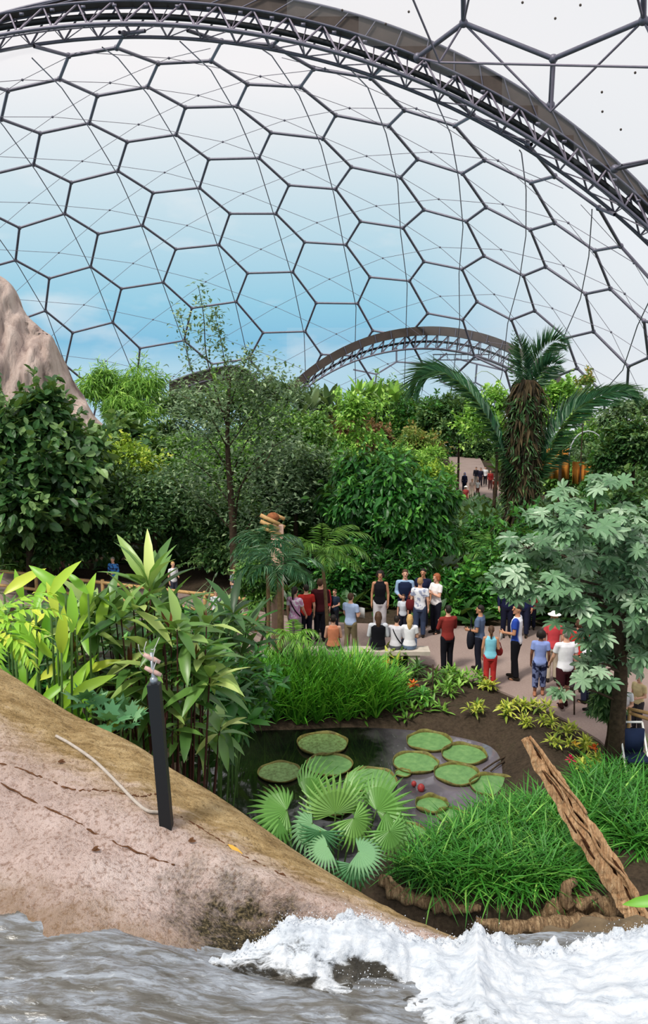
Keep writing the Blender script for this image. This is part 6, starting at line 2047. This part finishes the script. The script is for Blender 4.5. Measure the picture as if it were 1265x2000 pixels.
def person(label, px, foot_y=None, head_y=None, Y=None, face=0, h=None, arms=('down', 'down'), top=None, sleeve='short', bottom=None, bkind='trousers', hair='brown', hstyle='short', skin='light',
           sit=False, stride=.0, turn=0, shoes=(40, 34, 30), fem=False, lean=0.0, hat=None, vest=None, strap=None, fine=True, seat=.45, z0=0.0, headscarf=None, group=None, barback=False, tie=0.0):
    if Y is None: P = gnd(px, foot_y, z0)
    else:
        P = at(px, 1000, Y); P[2] = z0
    if h is None:
        if sit: h = 1.7
        else:
            d = ray(px, head_y); h = float(np.clip(CAMZ + d[2] * (P[1] / d[1]) - z0, 1.0, 1.88))
    s = h / 1.75
    root = thing('person', label, 'person', (P[0], P[1], P[2]), group, None, R(face))
    root.scale = (s, s, s)
    vx = (.0105 if fine else .018)
    hz = (.90 if not sit else (seat / s + .10))
    dz = hz - .90
    A = np.array
    sh = lambda z: A([0, lean * max(0, z - .9), dz])           # torso offset at height z
    w = .9 if fem else 1.0
    tor = [(.80, .135, .10, 0), (.92, .165 * (1.03 if fem else 1), .118, 0), (1.07, .137 * w, .095, .005), (1.20, .152 * w, .108, .012), (1.30, .165 * w, .115, .012), (1.40, .172 * w, .098, 0), (1.455, .125 * w, .075, -.005), (1.50, .062, .062, -.005)]
    def rings(lo, hi, inf, tors=tor):
        zs = sorted({lo, hi, *[t[0] for t in tors if lo < t[0] < hi]})
        out = []
        for z in zs:
            rx = np.interp(z, [t[0] for t in tors], [t[1] for t in tors]); ry = np.interp(z, [t[0] for t in tors], [t[2] for t in tors]); cy = np.interp(z, [t[0] for t in tors], [t[3] for t in tors])
            o_ = sh(z); out.append((o_[0], cy + o_[1], z + o_[2], rx + inf, ry + inf))
        return out
    body = [loft(rings(.80, 1.50, 0))]
    # legs
    legs = []
    lk = .84 if bkind == 'trousers' and bottom else 1.0
    for sd in (-1, 1):
        if sit:
            hip = A([sd * .095, .02, hz - .02]); knee = A([sd * .12, .44, hz + .01]); ank = A([sd * .12, .42, .085])
        else:
            f = sd * stride
            hip = A([sd * .09, 0, .90]); ank = A([sd * .10, f, .085 + (.05 if f < -.08 else 0)]); knee = A([sd * .095, f * .45 + .03, .50])
        legs.append((hip, knee, ank))
        body += [cap(hip, .088 * lk, knee, .058 * lk), cap(knee, .057 * lk, (knee + ank) / 2 + A([0, -.015 * lk, .03]), .056 * lk), cap((knee + ank) / 2 + A([0, -.015 * lk, .03]), .055 * lk, ank, .038),
                 cap(ank + A([0, -.03, -.045]), .036, ank + A([sd * .015, .13, -.055]), .03)]
    # arms
    fing = []
    armj = []
    for sd, nm in ((-1, arms[0]), (1, arms[1])):
        E, W = ARMS[nm]
        S_ = A([sd * .185 * w, 0, 1.415]) + sh(1.41)
        E = S_ + A([sd * E[0], E[1], E[2]]); W = S_ + A([sd * W[0], W[1], W[2]])
        armj.append((S_, E, W))
        body += [cap(S_ + A([-sd * .03, 0, 0]), .056, S_, .052), cap(S_, .052, E, .040), cap(E, .040, W, .027)]
        d = norm(W - E)
        lat = norm(np.cross(d, A([sd, 0.15, 0.0]))) if abs(d[0]) < .8 else A([0, 0, 1.0])
        nor = norm(np.cross(lat, d))
        pal = W + d * .085
        body += [cap(W, .026, W + d * .05 + lat * .018, .024), cap(W, .026, W + d * .05 - lat * .018, .024), cap(W + d * .05, .024, pal, .022), cap(W + d * .05 + lat * .02, .02, pal + lat * .024, .017), cap(W + d * .05 - lat * .02, .02, pal - lat * .026, .017)]
        inward = nor * (1 if np.dot(nor, A([-sd, 0, 0])) > 0 else -1)
        for k, (o_, ln) in enumerate(((-.033, .055), (-.012, .07), (.011, .074), (.033, .066))):
            b = pal + lat * o_; m_ = b + norm(d + lat * o_ * 3.0 + inward * .15) * ln * .55; e = m_ + norm(d + lat * o_ * 2.0 + inward * .6) * ln * .5
            body += [cap(b, .0105, m_, .0098, 8), cap(m_, .0098, e, .0085, 8)]
        tb = W + d * .03 + lat * .03
        te = tb + norm(d * .6 + lat * .75 + inward * .25) * .045
        body += [cap(tb, .015, te, .012, 8), cap(te, .0115, te + norm(d + inward * .2 + lat * .2) * .032, .0095, 8)]
    # head
    ho = sh(1.6); co, si = math.cos(R(turn)), math.sin(R(turn))
    def hp(x, y, z): return A([x * co - y * si, x * si + y * co + .012, z]) + ho
    body += [cap(A([0, -.008, 1.46]) + sh(1.46), .062, hp(0, -.01, 1.60), .054), ell(hp(0, .0, 1.66), (.078, .096, .108)), ell(hp(0, .022, 1.60), (.056, .068, .06)), cap(hp(0, .088, 1.675), .011, hp(0, .112, 1.64), .0165, 10),
             ell(hp(0, .078, 1.562), (.026, .022, .02)), ell(hp(.079, -.005, 1.65), (.012, .02, .032)), ell(hp(-.079, -.005, 1.65), (.012, .02, .032)), cap(hp(-.04, .078, 1.695), .014, hp(.04, .078, 1.695), .014, 8)]
    fuse('body', body, vx, SKIN[skin], root, 2)
    if fine:
        for sd in (-1, 1):
            mb = ell(hp(sd * .032, .084, 1.672), (.014, .01, .009)); o = mb.build('eye', M_eye, None); o.parent = root
        o = cap(hp(-.022, .089, 1.595), .007, hp(.022, .089, 1.595), .007, 8).build('mouth', M_lip, None); o.parent = root
    # hair
    hm = HAIRC[hair]
    H = [ell(hp(0, -.016, 1.70), (.086, .098, .088)), ell(hp(0, -.045, 1.665), (.084, .072, .092))]
    if hstyle == 'long': H += [cap(hp(0, -.06, 1.66), .08, hp(0, -.085, 1.50), .072), cap(hp(0, -.085, 1.50), .07, hp(0, -.09, 1.40), .05), ell(hp(.07, -.02, 1.62), (.028, .05, .08)), ell(hp(-.07, -.02, 1.62), (.028, .05, .08))]
    if hstyle == 'bob': H += [ell(hp(0, -.03, 1.67), (.122, .105, .125)), ell(hp(.085, .01, 1.63), (.04, .06, .08)), ell(hp(-.085, .01, 1.63), (.04, .06, .08))]
    if hstyle == 'curly': H += [ell(hp(0, -.02, 1.69), (.112, .108, .105)), ell(hp(.09, .0, 1.63), (.036, .05, .06)), ell(hp(-.09, .0, 1.63), (.036, .05, .06)), ell(hp(0, -.07, 1.6), (.09, .06, .07))]
    if hstyle == 'tail': H += [cap(hp(0, -.1, 1.70), .035, hp(0, -.135, 1.60), .04), cap(hp(0, -.135, 1.60), .04, hp(0, -.125, 1.45), .022)]
    if hstyle != 'bald': fuse('hair', H, .016, hm, root, 2)
    if hat:
        hmat = cloth(hat)
        fuse('hat', [loft([(*(hp(0, 0, 1.72)[:2]), hp(0, 0, 1.715)[2], .165, .175), (*(hp(0, 0, 1.72)[:2]), hp(0, 0, 1.73)[2], .165, .175)]), ell(hp(0, -.005, 1.74), (.098, .108, .075))], .014, hmat, root, 1)
    if headscarf:
        fuse('headscarf', [ell(hp(0, -.02, 1.68), (.1, .108, .115)), cap(hp(0, -.05, 1.62), .095, hp(0, -.06, 1.48), .13)], .016, cloth(headscarf), root, 2)
    # clothes
    if top:
        tm = cloth(*top) if isinstance(top[0], tuple) else cloth(top)
        hem = .86 if not sit else .9
        T = [loft(rings(hem, 1.40, .02) + [(0, -.003 + sh(1.45)[1], 1.45 + dz, .14 * w, .088), (0, -.003 + sh(1.49)[1], 1.488 + dz, .085, .078)])]
        if sleeve != 'none':
            for (S_, E, W) in armj:
                sd = math.copysign(1, S_[0])
                T.append(cap(S_ + A([-sd * .05, 0, 0]), .07, S_, .068))
                if sleeve == 'short': T.append(cap(S_, .068, S_ * .38 + E * .62, .062, 12, True))
                else: T += [cap(S_, .066, E, .054), cap(E, .054, E * .1 + W * .9, .04, 12, True)]
        fuse('top', T, .014, tm, root, 2)
    if vest:
        fuse('vest', [loft(rings(.9 if sit else .84, 1.40, .036) + [(0, sh(1.45)[1], 1.45 + dz, .13 * w, .1)])], .014, cloth(vest), root, 2)
    if bottom:
        bm_ = cloth(*bottom) if isinstance(bottom[0], tuple) else cloth(bottom)
        B = [loft(rings(.80, 1.03, .018))]
        for (hip, knee, ank) in legs:
            if bkind == 'trousers': B += [cap(hip, .108, knee, .082), cap(knee, .082, ank + norm(knee - ank) * .005, .07, 12, True)]
            elif bkind == 'shorts': B += [cap(hip, .11, hip * .05 + knee * .95, .09, 12, True)]
            elif bkind == 'crop': B += [cap(hip, .108, knee, .09), cap(knee, .09, knee * .35 + ank * .65, .078, 12, True)]
        if bkind == 'skirt': B += [loft([(0, 0, .38 + dz, .24, .22), (0, 0, .6 + dz, .21, .18), (0, 0, .9 + dz, .175, .135)])]
        fuse('bottom', B, .014, bm_, root, 2)
    for (hip, knee, ank) in legs:
        a = ank
        o = fuse('shoe', [cap(a + A([0, -.045, -.042]), .045, a + A([0, .05, -.044]), .044), cap(a + A([0, .05, -.044]), .044, a + A([.0, .155, -.052]), .036), cap(a + A([0, -.02, -.02]), .046, a + A([0, -.01, .02]), .045)], .013, cloth(shoes), root, 2)
    if strap:
        o = MB(); pts = spline([A([-.12 * w, .0, 1.47]) + sh(1.47), A([-.05, -.125, 1.35]) + sh(1.35), A([.08, -.135, 1.15]) + sh(1.15), A([.2, -.06, .98]) + sh(.98)], 14); tube(o, pts, .017, 6)
        o = o.build('strap', cloth(strap), None); o.parent = root
    return root, P, s, armj


def place_held(name, label, cat, root, P, s, face, loc, build_fn):
    """something carried by a person: a top-level object at the hand"""
    co, si = math.cos(R(face)), math.sin(R(face))
    l = np.asarray(loc, float) * s
    wpos = P + np.array([l[0] * co - l[1] * si, l[0] * si + l[1] * co, l[2]])
    mb = MB(); mat = build_fn(mb)
    V = np.concatenate(mb.V)
    me = mb.mesh(name)
    o = bpy.data.objects.new(name, me); me.materials.append(mat); COL.objects.link(o)
    o.location = wpos; o.rotation_euler = (0, 0, R(face))
    tag(o, label, cat)
    return o


def paper(w_=.2, h_=.28):
    def f(mb):
        V = []; q = []
        for i, x in enumerate((-w_ / 2, 0, w_ / 2)):
            for z in (-h_ / 2, h_ / 2):
                V += [(x, .03 * (1 - abs(i - 1)), z), (x, .03 * (1 - abs(i - 1)) + .003, z)]
        for i in range(2):
            a = i * 4; q += [(a, a + 4, a + 6, a + 2), (a + 1, a + 3, a + 7, a + 5), (a, a + 1, a + 5, a + 4), (a + 2, a + 6, a + 7, a + 3)]
        q += [(0, 2, 3, 1), (8, 9, 11, 10)]
        mb.add(np.array(V), q); return M_white
    return f


def bag(c, r=(.13, .07, .15)):
    def f(mb):
        ball(mb, (0, 0, 0), r, 14, 10)
        V = mb.V[0]; V[:, 2] = np.clip(V[:, 2], -r[2] * .8, r[2] * .72)
        tube(mb, spline([(-r[0] * .6, 0, r[2] * .6), (0, 0, r[2] * 1.9), (r[0] * .6, 0, r[2] * .6)], 9), .012, 6)
        return cloth(c)
    return f


# the crowd beside the pond, from the left
person('person with a black strap over a pink and white top behind the small palm', 576, 1268, 1148, face=-25, top=((206, 150, 190), 'spot', (236, 224, 236)), bottom=(150, 130, 140), hair='dark', hstyle='tail', fem=True, arms=('down', 'swing'), strap=(24, 22, 26))
person('person in a bright red shirt left of the tall dark maroon person', 598, 1256, 1143, face=10, top=(176, 46, 40), bottom=(30, 30, 44), hair='dark', arms=('down', 'down'))
person('tall person in a very dark maroon top and black trousers behind the strap leaves', 625, 1252, 1132, face=-5, top=(62, 22, 28), sleeve='long', bottom=(24, 24, 34), hair='brown', arms=('down', 'hold'))
person('brown-haired person with a red hood behind the maroon-topped person', 632, Y=22.8, head_y=1136, face=170, top=(168, 44, 46), sleeve='long', bottom=(36, 40, 52), hair='brown', fem=True, headscarf=None)
person('person in a dark navy top in the shade behind the man with the leaflet', 654, Y=22.9, head_y=1152, face=150, top=(36, 48, 66), bottom=(40, 42, 50), hair='brown', arms=('hold', 'down'), fem=True)
r_, P_, s_, _ = person('bare-shouldered person in an orange top sitting with back turned behind the strap leaves', 651, Y=20.0, face=0, sit=True, h=1.62, top=(222, 140, 104), sleeve='none', bottom=(70, 60, 60), hair='dark', fem=True, arms=('lap', 'lap'))
r_, P_, s_, _ = person('man in a light blue shirt and khaki trousers holding a white leaflet', 684, 1276, 1160, face=-30, top=(168, 186, 220), bottom=(128, 116, 88), hair='brown', arms=('swing', 'hold'), stride=.08)
place_held('leaflet', 'white leaflet held by the man in light blue and khaki', 'paper', r_, P_, s_, -30, (.17, .33, 1.14), paper())
person('woman in a black tank top and white trousers standing alone at the back', 741, 1238, 1116, face=172, top=(22, 22, 28), sleeve='none', bottom=(226, 222, 226), hair='dark', hstyle='curly', fem=True, skin='tan', arms=('down', 'down'), stride=.07)
person('long-haired person in a black vest over white sleeves sitting on the stone bench', 741, Y=20.0, face=0, sit=True, h=1.75, top=(204, 206, 214), sleeve='long', vest=(20, 20, 26), bottom=(60, 62, 70), hair='brown', hstyle='long', arms=('lap', 'lap'), seat=.46)
person('person in a pale grey jacket with black strap leaning on the bench middle', 776, Y=20.0, face=-20, sit=True, h=1.5, top=(206, 204, 210), sleeve='long', bottom=(90, 92, 104), hair='dark', lean=.18, arms=('lap', 'lap'), strap=(20, 20, 24), seat=.46)
person('blonde person in a white shirt and jeans sitting on the stone bench', 804, Y=20.0, face=-8, sit=True, h=1.62, top=(236, 236, 240), bottom=(110, 130, 160), hair='blonde', hstyle='long', fem=True, arms=('lap', 'lap'), seat=.46)
person('man in a dark blue top with pale blue sleeves facing forward at the back', 789, 1234, 1114, face=175, top=(150, 178, 210), sleeve='long', vest=(28, 38, 66), bottom=(36, 40, 48), hair='brown', arms=('hold', 'hold'))
person('small child in a pale t-shirt in front of the man with pale blue sleeves', 786, 1240, 1162, face=170, top=(212, 218, 228), bottom=(34, 36, 50), hair='brown', fem=True, arms=('down', 'down'))
r_, P_, s_, _ = person('person in a white patterned t-shirt and jeans with back turned beside the curly-haired woman', 818, 1246, 1130, face=-15, top=((228, 230, 236), 'spot', (150, 156, 180)), bottom=(58, 70, 96), hair='fair', arms=('hold', 'down'), stride=.08)
place_held('shoulder_bag', 'dark maroon shoulder bag hanging beside the person in the patterned t-shirt', 'bag', r_, P_, s_, -15, (-.27, -.02, .98), bag((96, 30, 34), (.13, .1, .2)))
person('tall man in a navy shirt half hidden behind the person in patterned white', 829, Y=23.2, head_y=1112, face=160, top=(28, 34, 62), bottom=(34, 36, 48), hair='dark', skin='tan')
person('woman with curly reddish hair, white t-shirt and folded arms', 850, 1236, 1122, face=125, top=(238, 234, 234), bottom=(28, 30, 42), hair='red', hstyle='curly', fem=True, arms=('crossed', 'crossed'))
person('man in a maroon shirt and black trousers with folded arms on the path', 872, 1310, 1184, face=15, top=(134, 48, 44), sleeve='long', bottom=(22, 22, 30), hair='dark', arms=('crossed', 'crossed'), shoes=(24, 22, 24), stride=.03)
r_, P_, s_, _ = person('man in a grey-blue t-shirt looking left with a jacket over his arm', 934, 1310, 1184, face=60, top=(92, 108, 138), bottom=(30, 32, 46), hair='dark', skin='tan', arms=('hold', 'down'), stride=.05, turn=15)
place_held('jacket', 'dark jacket hanging over the arm of the man in the grey-blue t-shirt', 'jacket', r_, P_, s_, 60, (-.16, .18, .88), bag((30, 32, 42), (.14, .1, .3)))
r_, P_, s_, _ = person('girl in a turquoise sleeveless top and red trousers, back turned', 955, 1342, 1224, face=-10, top=(132, 204, 224), sleeve='none', bottom=(182, 52, 52), hair='brown', hstyle='tail', fem=True, skin='tan', arms=('down', 'hold'), stride=.04)
place_held('handbag', 'red handbag at the right hip of the girl in turquoise', 'bag', r_, P_, s_, -10, (.24, .16, 1.0), bag((140, 44, 42), (.09, .06, .12)))
r_, P_, s_, _ = person('man in a white and blue shirt looking over his shoulder, holding papers', 1005, 1326, 1182, face=62, top=((238, 240, 246), 'panel', (44, 74, 168)), bottom=(20, 20, 26), hair='dark', skin='tan', arms=('hold', 'down'), stride=.05, turn=40)
place_held('leaflet', 'folded white leaflet in the hand of the man in white and blue', 'paper', r_, P_, s_, 62, (-.14, .3, 1.02), paper(.14, .2))
person('person in dark navy clothes under the left tip of the silver-leaved tree', 988, 1243, 1128, face=175, top=(26, 30, 60), sleeve='long', bottom=(24, 26, 46), hair='dark', arms=('down', 'down'))
person('person in a navy jacket standing behind the man in white and blue', 1020, 1243, 1130, face=160, top=(30, 36, 76), sleeve='long', bottom=(30, 34, 56), hair='dark', skin='tan', arms=('down', 'hold'))
person('person with a white hat and red top half hidden under the silver leaves', 1047, Y=23.0, head_y=1150, face=170, top=(150, 40, 44), sleeve='long', bottom=(24, 26, 44), hair='fair', hat=(240, 238, 236), fem=True)
person('person in a coral red shirt, beige trousers and white sun hat', 1076, 1330, 1198, face=-10, top=(208, 74, 80), bottom=(196, 182, 162), hair='fair', hat=(242, 240, 236), fem=True, arms=('down', 'down'), stride=.06)
person('woman with a black bob, light blue top and dark patterned trousers, back turned', 1051, 1358, 1232, face=-12, top=(138, 156, 214), bottom=((30, 34, 66), 'spot', (110, 120, 160)), bkind='crop', hair='dark', hstyle='bob', fem=True, skin='brown', arms=('down', 'down'), shoes=(170, 116, 90), stride=.06)
person('grey-haired man in a white shirt and dark maroon shorts walking away', 1099, 1383, 1230, face=8, top=(238, 236, 242), bottom=(64, 28, 34), bkind='shorts', hair='grey', arms=('swing', 'down'), shoes=(50, 26, 26), stride=.12)
person('person in a bright red shirt just behind the grey-haired man in shorts', 1124, 1350, 1212, face=-20, top=(196, 50, 44), bottom=(70, 64, 70), hair='brown', arms=('down', 'down'))
person('person in a white top mostly hidden by the silver leaves', 1143, 1372, 1246, face=40, top=(232, 232, 238), bottom=(44, 48, 70), hair='brown', fem=True, arms=('hold', 'hold'))
person('person in dark trousers and dark jacket behind the narrow leafy column', 1162, 1392, 1262, face=80, top=(56, 60, 84), sleeve='long', bottom=(24, 24, 30), hair='dark', stride=.12, shoes=(24, 22, 24))
person('person in a white shirt behind the bamboo bar at the right edge', 1243, Y=15.6, head_y=1330, face=150, top=(230, 232, 238), bottom=(40, 48, 78), hair='brown', fem=True, arms=('hold', 'hold'), headscarf=None, lean=.1)
person('person in a beige shirt cut off by the right edge of the view', 1272, Y=16.2, head_y=1318, face=120, top=(212, 190, 142), bottom=(60, 56, 60), hair='dark', arms=('hold', 'down'))

# people behind the bamboo rail
person('man in a bright blue and dark jacket leaning on the bamboo rail', 218, Y=26.6, head_y=1088, face=165, top=((70, 130, 200), 'spot', (40, 46, 78)), sleeve='long', bottom=(60, 64, 80), hair='grey', arms=('hold', 'hold'), lean=.15)
person('brown-haired person behind the left part of the bamboo rail', 122, Y=27.6, head_y=1066, face=150, top=(120, 84, 70), bottom=(60, 56, 60), hair='red', fem=True)
person('fair-haired person in a white top behind the cordyline tip', 334, Y=26.0, head_y=1098, face=-140, top=(232, 232, 236), bottom=(70, 74, 90), hair='blonde', fem=True, arms=('hold', 'down'))
person('person in a grey t-shirt on the left path just right of the arching grass', 456, Y=24.6, head_y=1106, face=-120, top=(128, 136, 146), bottom=(100, 90, 84), hair='brown', arms=('down', 'hold'))
person('person in a white patterned top left of the small brown-trunked palm', 418, Y=22.6, head_y=1168, h=1.3, face=-160, top=((224, 226, 228), 'spot', (120, 136, 130)), bottom=(80, 84, 90), hair='brown', fem=True)
person('person in a pale pink top bending among dark leaves at left', 376, Y=20.6, h=1.3, face=-30, top=(196, 150, 146), bottom=(80, 80, 90), hair='fair', lean=.35, arms=('hold', 'hold'))

# the distant crowd on the far path
def far(label, px, fy, top, bottom, hair, hgt=1.7, **k):
    P = gnd(px, fy, -2.8)
    z = float(terrain(P[0], P[1])) + .34
    P = gnd(px, fy, z)
    person(label, px, Y=P[1], h=hgt, z0=z, face=k.pop('face', 160), top=top, bottom=bottom, hair=hair, fine=False, **k)


far('distant person in a blue headscarf and navy clothes, leftmost on the far path', 905, 962, (30, 34, 62), (26, 30, 52), 'dark', headscarf=(110, 126, 180), sleeve='long', fem=True)
far('distant person in a black jacket in the middle of the far crowd', 927, 948, (26, 26, 38), (120, 116, 112), 'dark', sleeve='long')
far('distant person in dark clothes right of the black jacket in the far crowd', 936, 950, (36, 34, 54), (40, 36, 46), 'dark', sleeve='long')
far('distant person in a white shirt at the back of the far crowd', 945, 947, (232, 232, 236), (24, 24, 30), 'dark')
far('distant person in a dark red top at the right of the far crowd', 955, 956, (140, 40, 40), (70, 40, 40), 'brown', sleeve='long')
far('distant person with a white hat lowest at the right of the far crowd', 965, 975, (150, 60, 50), (60, 50, 50), 'fair', hat=(240, 238, 230), fem=True)
far('distant child in a white top in front of the far crowd', 931, 968, (236, 236, 236), (120, 70, 60), 'brown', 1.3, fem=True)
far('distant person in pale clothes beside the child in the far crowd', 920, 975, (180, 160, 150), (200, 186, 170), 'fair', 1.6, fem=True)
far('distant person in a white hat lowest at the left of the far crowd', 908, 992, (150, 60, 60), (90, 70, 66), 'fair', 1.55, hat=(242, 238, 230), fem=True)

dg = bpy.context.evaluated_depsgraph_get()
dg.update()
for o in PENDING:
    me = bpy.data.meshes.new_from_object(o.evaluated_get(dg), preserve_all_data_layers=False, depsgraph=dg)
    old = o.data
    me.name = o.name
    if not me.materials: me.materials.append(old.materials[0])
    o.modifiers.clear(); o.data = me
    bpy.data.meshes.remove(old)

# bamboo bar and pushchair at the right edge
def right_edge():
    P = at(1246, 1398, 14.9)
    root = thing('bamboo_bar', 'short bamboo handrail at the right edge beside the silver-leaved tree', 'railing', (P[0], 14.9, 0))
    for a, b in (((1226, 1384), (1300, 1400)), ((1228, 1392), (1300, 1416))):
        mb = MB(); tube(mb, [at(*a, 14.9), at(*b, 14.8)], .035, 8); mb.build('rail', M_bamboo, root)
    for x, y in ((1229, 1388), (1290, 1402)):
        p = at(x, y, 14.9); mb = MB(); tube(mb, [np.array([p[0], p[1], -.05]), p + np.array([0, 0, .05])], .035, 8); mb.build('post', M_bamboo, root)
    Q = at(1240, 1460, 14.2); Q[2] = 0
    root = thing('pushchair', 'pushchair with a white frame and dark blue seat below the bamboo bar', 'pushchair', tuple(Q))
    Mb = cloth((30, 42, 70))
    for sx in (-.22, .22):
        mb = MB(); tube(mb, spline([Q + np.array([sx, -.35, .1]), Q + np.array([sx, -.05, .45]), Q + np.array([sx, .3, .95])], 8), .02, 7); mb.build('frame_tube', M_white, root)
        mb = MB(); tube(mb, [Q + np.array([sx, .35, .1]), Q + np.array([sx, -.05, .45])], .02, 7); mb.build('frame_tube', M_white, root)
        for sy in (-.36, .36):
            mb = MB(); tube(mb, [Q + np.array([sx * 1.1 - .02, sy, .09]), Q + np.array([sx * 1.1 + .02, sy, .09])], .09, 14); mb.build('wheel', M_black, root)
    mb = MB(); tube(mb, [Q + np.array([-.22, .3, .95]), Q + np.array([.22, .3, .95])], .022, 7); mb.build('handle', M_white, root)
    mb = MB(); box(mb, Q + np.array([0, -.08, .42]), (.4, .36, .06)); mb.build('seat', Mb, root)
    mb = MB(); box(mb, Q + np.array([0, .14, .64]), (.4, .06, .5)); mb.build('backrest', Mb, root)


right_edge()
